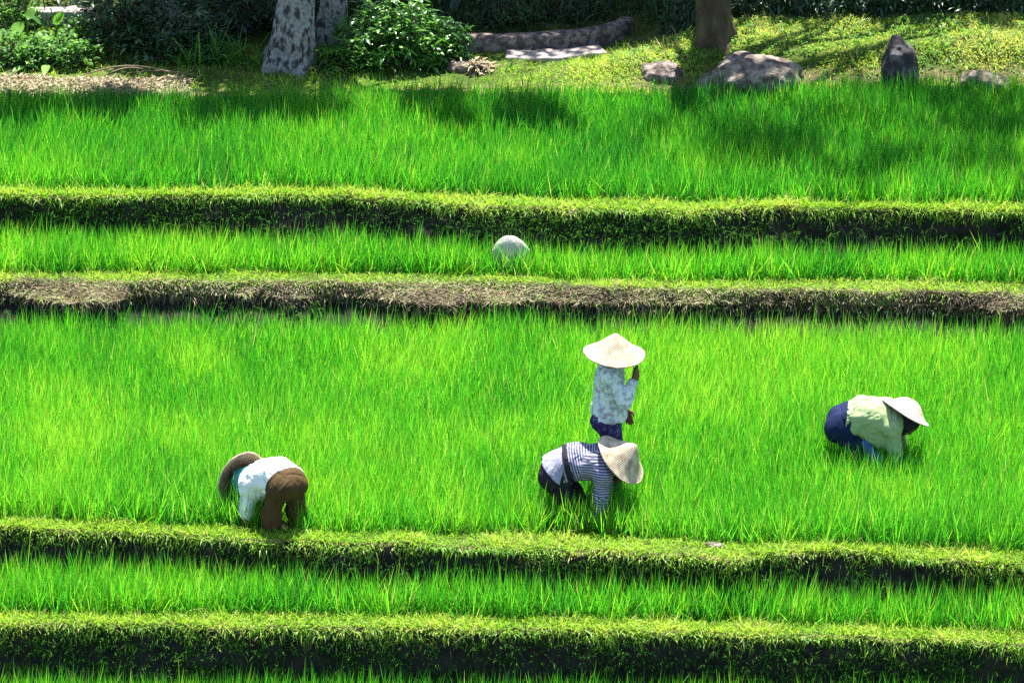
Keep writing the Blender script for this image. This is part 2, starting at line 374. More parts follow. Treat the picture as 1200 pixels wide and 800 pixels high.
# ------------------------------------------------------------------ bodies: a small signed-distance modeller
class SDF:
    def __init__(s, prims, h, pad=.05):
        lo = np.min([np.minimum(p[0], p[1]) - max(p[2], p[3]) for p in prims], 0) - pad
        hi = np.max([np.maximum(p[0], p[1]) + max(p[2], p[3]) for p in prims], 0) + pad
        s.o, s.h = lo, h; s.n = np.ceil((hi - lo) / h).astype(int) + 1
        s.F = np.full(s.n, 1.0, np.float32)
        for p in prims: s.add(*p)
    def axes(s, i0, i1): return np.meshgrid(*[s.o[a] + s.h * np.arange(i0[a], i1[a], dtype=np.float32) for a in range(3)], indexing='ij')
    def add(s, a, b, ra, rb, k=.03, sub=False):
        a, b = np.asarray(a, float), np.asarray(b, float); m = max(ra, rb) + max(k, .02) + .04
        i0 = np.maximum(np.floor((np.minimum(a, b) - m - s.o) / s.h).astype(int), 0)
        i1 = np.minimum(np.ceil((np.maximum(a, b) + m - s.o) / s.h).astype(int) + 1, s.n)
        if (i1 <= i0).any(): return
        X, Y, Z = s.axes(i0, i1); ab = b - a; L2 = float(ab @ ab) + 1e-12
        t = np.clip(((X - a[0]) * ab[0] + (Y - a[1]) * ab[1] + (Z - a[2]) * ab[2]) / L2, 0, 1)
        dd = np.sqrt((X - a[0] - t * ab[0]) ** 2 + (Y - a[1] - t * ab[1]) ** 2 + (Z - a[2] - t * ab[2]) ** 2) - (ra + (rb - ra) * t)
        sl = tuple(slice(i0[q], i1[q]) for q in range(3)); G = s.F[sl]
        if sub:
            h = np.clip(.5 - .5 * (G + dd) / k, 0, 1); s.F[sl] = G * (1 - h) + (-dd) * h + k * h * (1 - h)
        else:
            h = np.clip(.5 + .5 * (G - dd) / k, 0, 1); s.F[sl] = G * (1 - h) + dd * h - k * h * (1 - h)
    def clip(s, p, n):
        """Cut away what lies on the n side of the plane through p."""
        n = unit(n); X, Y, Z = s.axes((0, 0, 0), s.n)
        s.F = np.maximum(s.F, ((X - p[0]) * n[0] + (Y - p[1]) * n[1] + (Z - p[2]) * n[2]).astype(np.float32))
    def mesh(s):
        F, n = s.F, s.n; ins = F < 0
        c = np.zeros(n - 1, np.int8)
        corners = [(i, j, k) for i in (0, 1) for j in (0, 1) for k in (0, 1)]
        sl = lambda c_: tuple(slice(c_[q], n[q] - 1 + c_[q]) for q in range(3))
        for cc in corners: c += ins[sl(cc)]
        I = np.argwhere((c > 0) & (c < 8)); idm = np.full(n - 1, -1, np.int64); idm[tuple(I.T)] = np.arange(len(I))
        vals = {cc: F[tuple((I + cc).T)] for cc in corners}
        acc = np.zeros((len(I), 3)); cnt = np.zeros(len(I))
        for a in corners:
            for ax in range(3):
                if a[ax] == 0:
                    b = list(a); b[ax] = 1; va, vb = vals[a], vals[tuple(b)]
                    cr = (va < 0) != (vb < 0); t = np.where(cr, va / np.where(cr, va - vb, 1), 0)
                    p = np.tile(np.array(a, float), (len(I), 1)); p[:, ax] = t
                    acc[cr] += p[cr]; cnt[cr] += 1
        V = s.o + s.h * (I + acc / cnt[:, None])
        fs = []
        for ax in range(3):
            u, v = (ax + 1) % 3, (ax + 2) % 3
            A = ins[tuple(slice(0, n[q] - 1) if q == ax else slice(1, n[q] - 1) for q in range(3))]
            B = ins[tuple(slice(1, n[q]) if q == ax else slice(1, n[q] - 1) for q in range(3))]
            E = np.argwhere(A != B); 
            if not len(E): continue
            sg = A[tuple(E.T)]; off = np.array([0 if q == ax else 1 for q in range(3)]); E = E + off
            def cell(du, dv):
                e = E.copy(); e[:, u] -= du; e[:, v] -= dv; return idm[tuple(e.T)]
            q = np.stack([cell(1, 1), cell(0, 1), cell(0, 0), cell(1, 0)], -1)
            q[~sg] = q[~sg][:, ::-1]; fs.append(q)
        Fq = np.concatenate(fs); Fq = Fq[(Fq >= 0).all(1)]
        return V, Fq

def A3(*v): return np.array(v, float)
def lerp(a, b, t): return np.asarray(a) + (np.asarray(b) - np.asarray(a)) * t

def hand_prims(w, d, pn, thumb_side, curl):
    """Palm, four jointed fingers and a thumb. w wrist, d pointing direction, pn palm normal, thumb_side unit vector."""
    d, pn = unit(d), unit(pn); s = unit(thumb_side - d * np.dot(thumb_side, d)); P = []
    k0, k1 = w + d * .03, w + d * .078
    P.append((w - d * .01, k0, .024, .026, .015))
    for q in (-.026, -.009, .009, .026): P.append((k0 + s * q * .7, k1 + s * q, .014, .0125, .012))
    for q, ln in ((.027, .062), (.0095, .070), (-.009, .066), (-.027, .052)):
        a = k1 + s * q; c1, c2, c3 = curl * .55, curl * 1.2, curl * 1.8
        b = a + (d * math.cos(c1) + pn * math.sin(c1)) * ln * .45
        c = b + (d * math.cos(c2) + pn * math.sin(c2)) * ln * .32
        e = c + (d * math.cos(c3) + pn * math.sin(c3)) * ln * .23
        P += [(a, b, .0092, .0088, .004), (b, c, .0088, .0082, .003), (c, e, .0082, .007, .003)]
    a = w + d * .022 + s * .022; b = a + unit(d * .6 + s * .7 + pn * .35) * .036; c = b + unit(d * .95 + s * .15 + pn * .5) * .03
    P += [(a, b, .0125, .0105, .008), (b, c, .0105, .008, .003)]
    return P

def head_prims(c, fw, up):
    fw = unit(fw); up = unit(up - fw * np.dot(up, fw)); lf = np.cross(up, fw); P = []
    q = lambda f, l, u: c + fw * f + lf * l + up * u
    P.append((q(-.022, 0, .03), q(.02, 0, .03), .080, .074, .02))
    P.append((q(.03, 0, -.035), q(.045, 0, -.055), .055, .042, .05))        # face and jaw
    P.append((q(.075, 0, -.083), q(.068, 0, -.085), .018, .018, .03))       # chin
    for l in (-.032, .032):
        P.append((q(.058, l, -.022), q(.05, l * 1.25, -.03), .022, .022, .02))   # cheeks
        P.append((q(.074, l * .6, .026), q(.066, l * 1.3, .024), .010, .010, .012))  # brow
        P.append((q(-.004, l * 2.45, .012), q(-.010, l * 2.5, -.022), .012, .010, .006))  # ear
    P.append((q(.082, 0, .012), q(.100, 0, -.018), .008, .013, .010))       # nose
    P.append((q(.088, -.008, -.047), q(.088, .008, -.047), .0075, .0075, .006))
    P.append((q(.086, -.007, -.058), q(.086, .007, -.058), .0075, .0075, .006))
    E = [(q(.078, l, .010), q(.078, l, .010), .011, .011, .006, True) for l in (-.03, .03)]
    E += [(q(.098, -.018, -.0525), q(.098, .018, -.0525), .003, .003, .003, True)]
    B = [(q(.070, l, .010), q(.070, l, .010), .012, .012, .002) for l in (-.03, .03)]
    return P + E + B

def person(label, loc, rz, J, mats, shirt=None, trousers=None, scarf=None, hat=None, extra=None, h=.0075):
    """J: joints in the person's own frame (x forward, y left, z up). Body is one surface; clothing are its children."""
    g = lambda k: A3(*J[k])
    pel, wa, ch, nk, hd = g('pelvis'), g('waist'), g('chest'), g('neck'), g('head')
    sl_ = unit(g('shL') - g('shR')); B = []
    tor = []
    for q in (-1, 0, 1):
        sm_ = J.get('slim', 1.0); tor += [(pel + sl_ * q * .055, wa + sl_ * q * .05, .108 * sm_, .092 * sm_, .06), (wa + sl_ * q * .05, ch + sl_ * q * .068, .092 * sm_, .100 * sm_, .06)]
    tor += [(ch + (nk - ch) * .5 + sl_ * .07, ch + (nk - ch) * .5 - sl_ * .07, .07, .07, .05), (lerp(ch, nk, .6), g('shL'), .062, .058, .05), (lerp(ch, nk, .6), g('shR'), .062, .058, .05)]
    arms = {}
    legs = []
    for S in 'LR':
        sh, el, wr = g('sh' + S), g('el' + S), g('wr' + S); arms[S] = [(sh, el, .052, .039, .03), (el, wr, .040, .027, .02)]
        hp, kn, an = g('hip' + S), g('kn' + S), g('an' + S)
        legs += [(hp, kn, J.get('thigh', .088), .058, .04), (kn, an, .056, .036, .03), (hp + A3(*J['butt']) * .055, hp + A3(*J['butt']) * .06, J.get('thigh', .088) - .008, J.get('thigh', .088) - .008, .05)]
    feet = []
    for S in 'LR':
        an = g('an' + S); feet += [(an + A3(-.03, 0, -.03), an + A3(.11, 0, -.045), .032, .026, .02), (an + A3(.11, 0, -.045), an + A3(.15, 0, -.05), .028, .018, .02)]
    hands = []
    for S in 'LR':
        H = J['hand' + S]; hands += hand_prims(g('wr' + S), A3(*H[0]), A3(*H[1]), A3(*H[2]), H[3])
    hfw, hup = A3(*J['head_fw']), A3(*J['head_up'])
    allp = tor + arms['L'] + arms['R'] + legs + feet + hands + [(lerp(ch, nk, .7), lerp(nk, hd, .55), .056, .048, .03)]
    sd = SDF(allp, h)
    sd2 = SDF(allp + [(hd, hd, .13, .13, .02)], h); sd2.F[:] = 1.0
    for p in allp + head_prims(hd, hfw, hup): sd2.add(*p)
    V, Fq = sd2.mesh()
    root = mesh_np('person', V, Fq, mats['skin'])
    root.location = loc; root.rotation_euler = (0, 0, rz)
    tag(root, label, 'person', 'farm workers in the wide rice terrace')
    def garment(name, prims, inf, clips, mat, amp=.006, freq=16, seed=3, bones=None, stretch=(1, 1, 1)):
        stretch = (1, 1, .45) if name == 'trousers' else stretch
        pr = [(p[0], p[1], p[2] + inf, p[3] + inf, p[4]) for p in prims]
        s = SDF(pr, h)
        for c in clips: s.clip(A3(*c[0]), A3(*c[1]))
        V, Fq = s.mesh()
        if len(V) == 0: return None
        # folds, pushed along the surface normal
        e0 = V[Fq[:, 2]] - V[Fq[:, 0]]; e1 = V[Fq[:, 3]] - V[Fq[:, 1]]; fn = np.cross(e0, e1); nn = np.zeros_like(V)
        for q in range(4): np.add.at(nn, Fq[:, q], fn)
        nn = unit(nn); Q = V * np.array(stretch)
        crease = lambda f_, s_: np.clip(1 - np.abs(vnoise(Q * np.array([1, 1, .55]) + .08 * vnoise(Q, 9, s_)[:, None], f_, s_)) / .22, 0, 1)
        V = V + nn * (amp * 1.2 * fbm(Q, freq, seed, 2) - amp * 1.5 * crease(9, seed + 3) - amp * .9 * crease(17, seed + 8))[:, None]
        u = np.zeros(len(V))
        if bones:
            best = np.full(len(V), 9.0); acc = 0
            for a, b, off in bones:
                ab = b - a; t = np.clip((V - a) @ ab / (ab @ ab), -.3, 1.3); ds = np.linalg.norm(V - a - t[:, None] * ab, axis=1)
                m = ds < best; best[m] = ds[m]; u[m] = off + ((V[m] - a) @ ab) / np.linalg.norm(ab)
        return mesh_np(name, V, Fq, mat, root, True, {'u': u})
    if shirt:
        pr = list(tor)
        for S in 'LR':
            a = arms[S]; el = a[0][1]
            if shirt.get('sleeve', .85) < 0:
                pr += [(a[0][0], lerp(a[0][0], a[0][1], 1 + shirt['sleeve']), a[0][2] - .002, a[0][3] + .004, .03)]; continue
            pr += [(a[0][0], a[0][1], a[0][2] - .004, a[0][3] - .002, .03), (a[1][0], lerp(a[1][0], a[1][1], shirt.get('sleeve', .85)), a[1][2] - .003, a[1][3] + .0, .02)]
        if 'hem' in shirt: pr += shirt['hem']
        bones = [(pel, ch, 0.0)] + [(arms[S][0][0], arms[S][0][1], .031) for S in 'LR'] + [(arms[S][1][0], arms[S][1][1], .31) for S in 'LR']
        garment('shirt', pr, .023, [shirt['cut']], mats['shirt'], .007, 13, 5, bones)
        if 'tail' in shirt: garment('shirt_tail', tor[:2] + tor[2:3] + tor[4:5] + legs[2:3] + legs[5:6], .032, shirt['tail'], mats['tail'], .005, 15, 9)
    if trousers:
        lg = []
        for i, S in ((0, 'L'), (3, 'R')):
            lg += [(legs[i][0], legs[i][1], legs[i][2] - .008, legs[i][3] + .006, .04), (legs[i + 1][0], legs[i + 1][1], legs[i + 1][2] + .008, legs[i + 1][3] + .018, .03), legs[i + 2]]
        garment('trousers', tor[0:1] + tor[2:3] + tor[4:5] + lg, .017, trousers['cuts'], mats['trousers'], .0045, 14, 17)
    if scarf:
        hp = [p for p in head_prims(hd, hfw, hup)[:3]]
        if scarf != 'hair': hp = hp + [(hd - unit(hfw) * .03, lerp(nk, ch, .2) - unit(hfw) * .02, .075, .085, .05)]
        garment('hair' if scarf == 'hair' else 'headscarf', hp, .016, [(hd + unit(hfw) * .055, hfw)], mats['scarf'], .006, 18, 23)
    if extra:
        for nm, prims, inf, clips, mat in extra: garment(nm, prims, inf, clips, mat, .003, 20, 31)
    if hat: make_hat(root, hat)
    return root

def make_hat(root, hat):
    """Woven cone: centre of the brim, axis towards the tip, radius, height, outline of the cone."""
    c, ax, R, Hh = A3(*hat['c']), unit(A3(*hat['axis'])), hat['R'], hat['H']
    a = unit(np.cross(ax, A3(.3, .9, .1))); b = np.cross(ax, a)
    prof = hat.get('prof', [(1, 0), (.86, .10), (.7, .26), (.5, .50), (.3, .74), (.14, .92), (.05, 1.0)])
    th = np.linspace(0, 2 * np.pi, 72, endpoint=False)
    def surf(pr, shift):
        rr = []
        for r, z in pr:
            wob = 1 + .010 * np.sin(3 * th + 1) + .010 * np.sin(7 * th) + .005 * np.sin(17 * th)
            zz = z * Hh + shift + r ** 3 * .007 * np.sin(2 * th + .5)
            rr.append(c + (np.cos(th)[:, None] * a + np.sin(th)[:, None] * b) * (r * R * wob)[:, None] + ax * zz[:, None])
        return np.array(rr)
    t = np.linspace(0, 1, 22); pr_ = np.array(prof); tt = np.linspace(0, 1, len(pr_))
    pr = np.stack([np.interp(t, tt, pr_[:, 0]), np.interp(t, tt, pr_[:, 1])], -1)
    pr = np.concatenate([pr, [[.004, pr[-1, 1] + .012]]])
    out, inn = surf(pr, 0), surf(pr[::-1], -.007)
    V = np.concatenate([out, inn]); m, n = V.shape[:2]; idx = np.arange(m * n).reshape(m, n); nx = np.roll(idx, -1, 1)
    f = np.stack([idx[:-1], nx[:-1], nx[1:], idx[1:]], -1).reshape(-1, 4)
    cl = np.stack([idx[-1], nx[-1], nx[0], idx[0]], -1)
    rad = np.tile(np.concatenate([np.linspace(0, 1, len(pr)), np.linspace(1, 0, len(pr))])[:, None], (1, n)); ang = np.tile(th[None] / (2 * np.pi), (m, 1))
    o = mesh_np('hat', V.reshape(-1, 3), np.concatenate([f, cl]), hat['mat'], root, True, {'rad': rad.ravel(), 'u': ang.ravel()})
    g = Geo(); ring = surf([(1.0, 0)], -.003)[0]; ring = np.concatenate([ring, ring[:2]])
    g.tube(ring, .0065, 6, cap=False); g.build('rim', hat.get('rim', hat['mat']), o)
    return o

def hat_mat(name, c1, c2, c3):
    m, nt, N, Lk, P = new_mat(name)
    tc = N.new('ShaderNodeTexCoord')
    a = N.new('ShaderNodeAttribute'); a.attribute_name = 'rad'
    w = N.new('ShaderNodeTexWave'); w.wave_type = 'BANDS'; w.bands_direction = 'DIAGONAL'; w.inputs['Scale'].default_value = 24; w.inputs['Distortion'].default_value = 2.5; w.inputs['Detail'].default_value = 2
    w2 = N.new('ShaderNodeTexWave'); w2.wave_type = 'BANDS'; w2.bands_direction = 'X'; w2.inputs['Scale'].default_value = 28; w2.inputs['Distortion'].default_value = 2.0
    Lk.new(tc.outputs['Object'], w.inputs[0]); Lk.new(tc.outputs['Object'], w2.inputs[0])
    mul = N.new('ShaderNodeMath'); mul.operation = 'MULTIPLY'; Lk.new(w.outputs['Fac'], mul.inputs[0]); Lk.new(w2.outputs['Fac'], mul.inputs[1])
    n = N.new('ShaderNodeTexNoise'); n.inputs['Scale'].default_value = 16; n.inputs['Detail'].default_value = 6; Lk.new(tc.outputs['Object'], n.inputs[0])
    ad = N.new('ShaderNodeMath'); ad.operation = 'MULTIPLY_ADD'; Lk.new(mul.outputs[0], ad.inputs[0]); ad.inputs[1].default_value = .55; Lk.new(n.outputs[0], ad.inputs[2])
    r = ramp(N, [(.3, c1), (.6, c2), (1, c3)]); Lk.new(ad.outputs[0], r.inputs[0]); Lk.new(r.outputs[0], P.inputs['Base Color'])
    P.inputs['Roughness'].default_value = .65; P.inputs['Specular IOR Level'].default_value = .25
    b = N.new('ShaderNodeBump'); b.inputs['Strength'].default_value = .5; b.inputs['Distance'].default_value = .006; Lk.new(mul.outputs[0], b.inputs['Height']); Lk.new(b.outputs[0], P.inputs['Normal'])
    return m

def cloth_mat(name, stops, scale=9, stripes=None, rough=.85, bump=.25):
    m = noise_mat(name, stops, scale=scale, rough=rough, bump=bump, bscale=25, spec=.15)
    if stripes:
        N, Lk = m.node_tree.nodes, m.node_tree.links; P = N['Principled BSDF']
        a = N.new('ShaderNodeAttribute'); a.attribute_name = 'u'
        mu = N.new('ShaderNodeMath'); mu.operation = 'MULTIPLY'; Lk.new(a.outputs['Fac'], mu.inputs[0]); mu.inputs[1].default_value = 2 * math.pi / stripes[0]
        si = N.new('ShaderNodeMath'); si.operation = 'SINE'; Lk.new(mu.outputs[0], si.inputs[0])
        mr = N.new('ShaderNodeMapRange'); mr.inputs['From Min'].default_value = -.45; mr.inputs['From Max'].default_value = .05; Lk.new(si.outputs[0], mr.inputs[0])
        mx = N.new('ShaderNodeMix'); mx.data_type = 'RGBA'; Lk.new(mr.outputs[0], mx.inputs[0])
        src = P.inputs['Base Color'].links[0].from_socket; Lk.new(src, mx.inputs[6]); mx.inputs[7].default_value = (*stripes[1], 1); Lk.new(mx.outputs[2], P.inputs['Base Color'])
    return m

skin = noise_mat('skin', [(0, (.10, .045, .025)), (1, (.20, .10, .06))], scale=12, rough=.55, bump=.08)
straw_hat = hat_mat('woven_bamboo', (.17, .12, .07), (.42, .34, .23), (.66, .58, .44))
brown_hat = hat_mat('brown_woven_bamboo', (.07, .045, .03), (.16, .11, .07), (.34, .26, .17))
cream_hat = hat_mat('cream_hat_weave', (.28, .21, .155), (.46, .38, .30), (.62, .54, .45))
white_cloth = cloth_mat('white_cotton', [(0, (.62, .66, .68)), (.5, (.78, .80, .82)), (1, (.86, .86, .86))], 5)
striped_cloth = cloth_mat('striped_jersey', [(0, (.30, .30, .40)), (1, (.44, .44, .54))], 6, stripes=(.021, (.065, .065, .135)))
teal_cloth = cloth_mat('pale_printed_cotton', [(0, (.26, .14, .17)), (.38, (.38, .33, .36)), (.44, (.34, .48, .47)), (.54, (.60, .70, .67)), (1, (.74, .78, .75))], 24)
lilac_cloth = cloth_mat('pale_lilac_cotton', [(0, (.20, .20, .29)), (1, (.36, .37, .46))], 14)
olive_cloth = cloth_mat('pale_olive_cotton', [(0, (.19, .27, .10)), (1, (.42, .52, .28))], 6)
navy_cloth = cloth_mat('navy_cotton', [(0, (.006, .010, .040)), (1, (.012, .022, .075))], 8)
purple_cloth = cloth_mat('dark_purple_batik', [(0, (.012, .010, .035)), (.5, (.03, .025, .09)), (.62, (.10, .09, .22)), (1, (.14, .12, .26))], 30)
brown_cloth = cloth_mat('brown_cotton', [(0, (.040, .025, .010)), (1, (.10, .062, .024))], 7)
black_cloth = cloth_mat('black_cotton', [(0, (.010, .009, .014)), (1, (.030, .026, .04))], 8)
denim_cloth = cloth_mat('blue_cotton', [(0, (.03, .07, .22)), (1, (.06, .14, .36))], 10)
turq_cloth = cloth_mat('turquoise_cotton', [(0, (.02, .16, .16)), (.5, (.06, .32, .31)), (1, (.25, .50, .48))], 18)

PP = {}   # where the people stand
PP['left'] = at(331, 621, 0.0) + [0, 0, -.12]; PP['front'] = at(680, 611, 0.0) + [0, 0, -.235]; PP['stand'] = at(714, 588, 0.0); PP['right'] = at(1005, 553, 0.0) + [0, 0, -.225]
for k, p in PP.items(): KEEP.append((p[0], p[1], .13))
_h = at(284, 606, 0.0); KEEP.append((_h[0], _h[1], .17))

# standing worker, looking to the right with a hand raised to the chin
person('upright worker in pale flowered blouse and conical hat, hand raised to the chin', PP['stand'], math.radians(-4), dict(
    pelvis=(0, 0, .80), waist=(.0, 0, .95), chest=(-.005, 0, 1.09), neck=(.0, 0, 1.215), head=(.045, 0, 1.305),
    shL=(0, .155, 1.175), shR=(0, -.155, 1.175), elL=(.02, .20, .93), wrL=(.115, .17, .76), elR=(.135, -.205, .975), wrR=(.215, -.11, 1.165),
    hipL=(0, .078, .76), hipR=(0, -.078, .76), knL=(.02, .085, .41), knR=(.05, -.085, .41), anL=(-.03, .085, .05), anR=(.02, -.085, .05), butt=(-1, 0, -.1), slim=.87,
    handL=((.35, 0, -1), (0, -1, 0), (1, 0, .3), .35), handR=((.05, .5, .9), (-1, .3, .1), (0, 1, .2), .9), head_fw=(1, .0, -.30), head_up=(.3, 0, 1)),
    dict(skin=skin, shirt=teal_cloth, trousers=purple_cloth, scarf=black_cloth),
    shirt=dict(cut=((.0, 0, .765), (-.12, 0, -1)), sleeve=.72, hem=[(A3(-.01, .05, .82), A3(-.01, .06, .70), .112, .118, .05), (A3(-.01, -.05, .82), A3(-.01, -.06, .70), .112, .118, .05)]),
    trousers=dict(cuts=[((0, 0, .85), (0, 0, 1))]), scarf='hair',
    hat=dict(c=(.035, 0, 1.308), axis=(.07, -.03, 1), R=.247, H=.175, mat=straw_hat))

# bending worker in a striped jersey, in front
person('bent worker in striped jersey and dark belt, tan conical hat tipped forward', PP['front'], math.radians(-3), dict(
    pelvis=(-.19, 0, .68), waist=(-.05, 0, .765), chest=(.12, 0, .765), neck=(.25, 0, .745), head=(.325, 0, .71),
    shL=(.185, .15, .715), shR=(.185, -.15, .71), elL=(.20, .19, .44), wrL=(.19, .13, .22), elR=(.17, -.185, .43), wrR=(.135, -.13, .20),
    hipL=(-.16, .08, .63), hipR=(-.18, -.08, .63), knL=(-.01, .09, .34), knR=(-.09, -.09, .335), anL=(-.06, .10, .03), anR=(-.13, -.10, .03), butt=(-1, 0, .15),
    handL=((.1, -.1, -1), (-.6, -.5, 0), (.7, -.3, 0), .7), handR=((.1, .1, -1), (-.6, .5, 0), (.7, .3, 0), .7), head_fw=(.5, -.1, -1), head_up=(1, 0, .45)),
    dict(skin=skin, shirt=striped_cloth, trousers=black_cloth, scarf=black_cloth, tail=lilac_cloth),
    shirt=dict(cut=((-.155, 0, .76), (-1, 0, .25)), sleeve=.95, tail=[((-.125, 0, .76), (1, 0, -.25)), ((-.235, 0, .70), (-.66, 0, -.75))]),
    trousers=dict(cuts=[((-.14, 0, .75), (1, 0, .6))]), scarf=True,
    extra=[('belt', [(A3(-.095, q, .745), A3(-.075, q, .755), .104, .101, .05) for q in (-.05, 0, .05)], .037, [((-.068, 0, .76), (1, 0, .3)), ((-.112, 0, .75), (-1, 0, -.3))], black_cloth)],
    hat=dict(c=(.325, -.02, .80), axis=(.66, -.17, .72), R=.235, H=.19, mat=straw_hat))

# bending worker at the far right
person('bent worker in pale olive shirt and navy trousers with a flat cream hat', PP['right'], math.radians(-6), dict(
    pelvis=(-.13, 0, .67), waist=(.03, 0, .745), chest=(.21, 0, .74), neck=(.345, 0, .705), head=(.39, 0, .685),
    shL=(.28, .155, .695), shR=(.28, -.155, .69), elL=(.34, .18, .40), wrL=(.31, .12, .20), elR=(.33, -.19, .40), wrR=(.30, -.12, .19),
    hipL=(-.10, .09, .62), hipR=(-.12, -.09, .62), knL=(.14, .12, .36), knR=(.05, -.10, .34), anL=(-.02, .11, .03), anR=(-.07, -.11, .03), butt=(-1, 0, .1),
    handL=((.1, -.1, -1), (-.6, -.5, 0), (.7, -.3, 0), .7), handR=((.1, .1, -1), (-.6, .5, 0), (.7, .3, 0), .7), head_fw=(.55, 0, -1), head_up=(1, 0, .5)),
    dict(skin=skin, shirt=olive_cloth, trousers=navy_cloth, scarf=black_cloth),
    shirt=dict(cut=((-.10, 0, .72), (-1, 0, .05)), sleeve=.8, hem=[(A3(.10, q, .63), A3(.22, q, .54), .08, .07, .05) for q in (-.06, .06)]),
    trousers=dict(cuts=[((-.02, 0, .75), (1, 0, .8))]), scarf=True,
    extra=[('blue_piece', [(A3(.06, -.13, .54), A3(.16, -.19, .42), .03, .05, .03), (A3(.16, -.19, .42), A3(.25, -.20, .30), .05, .03, .03)], .004, [], denim_cloth)],  # blue piece of unclear kind, tapering down below the shirt
    hat=dict(c=(.385, -.01, .775), axis=(.46, .30, .84), R=.215, H=.125, mat=cream_hat, prof=[(1, 0), (.9, .08), (.8, .18), (.68, .34), (.56, .55), (.44, .76), (.30, .91), (.16, .98), (.05, 1.0)]))

# bending worker at the left, seen from behind
person('bent worker in white shirt and brown trousers seen from behind, brown hat hanging forward', PP['left'], math.radians(125), dict(
    pelvis=(-.06, 0, .55), waist=(.07, .02, .585), chest=(.19, .06, .54), neck=(.285, .095, .485), head=(.36, .125, .43),
    shL=(.185, .19, .485), shR=(.27, -.06, .49), elL=(.195, .225, .235), wrL=(.24, .23, .04), elR=(.28, .0, .24), wrR=(.29, .10, .02),
    hipL=(-.055, .085, .53), hipR=(-.055, -.085, .53), knL=(-.02, .115, .28), knR=(-.03, -.115, .28), anL=(-.04, .125, -.03), anR=(-.06, -.125, -.03), butt=(-1, 0, .1),
    handL=((.1, -.1, -1), (-.6, -.5, 0), (.7, -.3, 0), .7), handR=((.1, .1, -1), (-.6, .5, 0), (.7, .3, 0), .7), thigh=.068, head_fw=(.25, 0, -1), head_up=(1, .0, -.1)),
    dict(skin=skin, shirt=white_cloth, trousers=brown_cloth, scarf=turq_cloth),
    shirt=dict(cut=((-.035, 0, .52), (-1, 0, -.25)), sleeve=-.12, hem=[(A3(.15, q + .05, .48), A3(.18, q + .06, .43), .07, .06, .05) for q in (-.06, .06)]),
    trousers=dict(cuts=[((.04, 0, .60), (1, 0, .7))]), scarf=True,
    hat=dict(c=(.385, .125, .465), axis=(.98, -.07, .0), R=.225, H=.13, mat=brown_hat, rim=straw_hat, prof=[(1, 0), (.86, .16), (.7, .36), (.5, .60), (.3, .82), (.14, .95), (.05, 1.0)]))
# ------------------------------------------------------------------ rice fields
PALE = at(598, 279, zC + .3); PALE[1] = float(edges(PALE[:1])['b2'][0]) - .07
_k = CAM[1] + (PALE[1] - CAM[1]); PALE[2] = CAM[2] - (PALE[1] - CAM[1]) * math.tan(THETA - math.atan((400 - 278) / F)); KEEP.append((PALE[0], PALE[1] + .10, .06))
rice('rice_crop', 'tall young rice filling the widest terrace around the four workers', lambda x: edges(x)['s4'] + .06, lambda x: edges(x)['b3'] - .01, 0.0, H_RICE, dens_seed=1, tone=.17)
rice('rice_crop', 'narrow strip of rice below the brown bank edge and round pale stone', lambda x: edges(x)['s3'] + .06, lambda x: edges(x)['b2'] - .01, zC, .36, dens_seed=2, tone=.16, step=.066)
rice('rice_crop', 'topmost rice terrace reaching back to the rocks, trees and shrubs', lambda x: edges(x)['s2'] + .06, lambda x: edges(x)['bA'] - .02, zA, .34, dens_seed=3, tone=.0)
rice('rice_crop', 'narrow strip of tall rice between the two lowest dark banks', lambda x: edges(x)['s5'] + .05, lambda x: edges(x)['b4'] - .01, zD, .40, dens_seed=4, step=.066, tone=.03)
rice('rice_crop', 'rice tips showing along the bottom below the lowest dark bank', lambda x: edges(x)['b5'] - 1.6, lambda x: edges(x)['b5'] - .01, zE, .38, dens_seed=5, tone=.05)

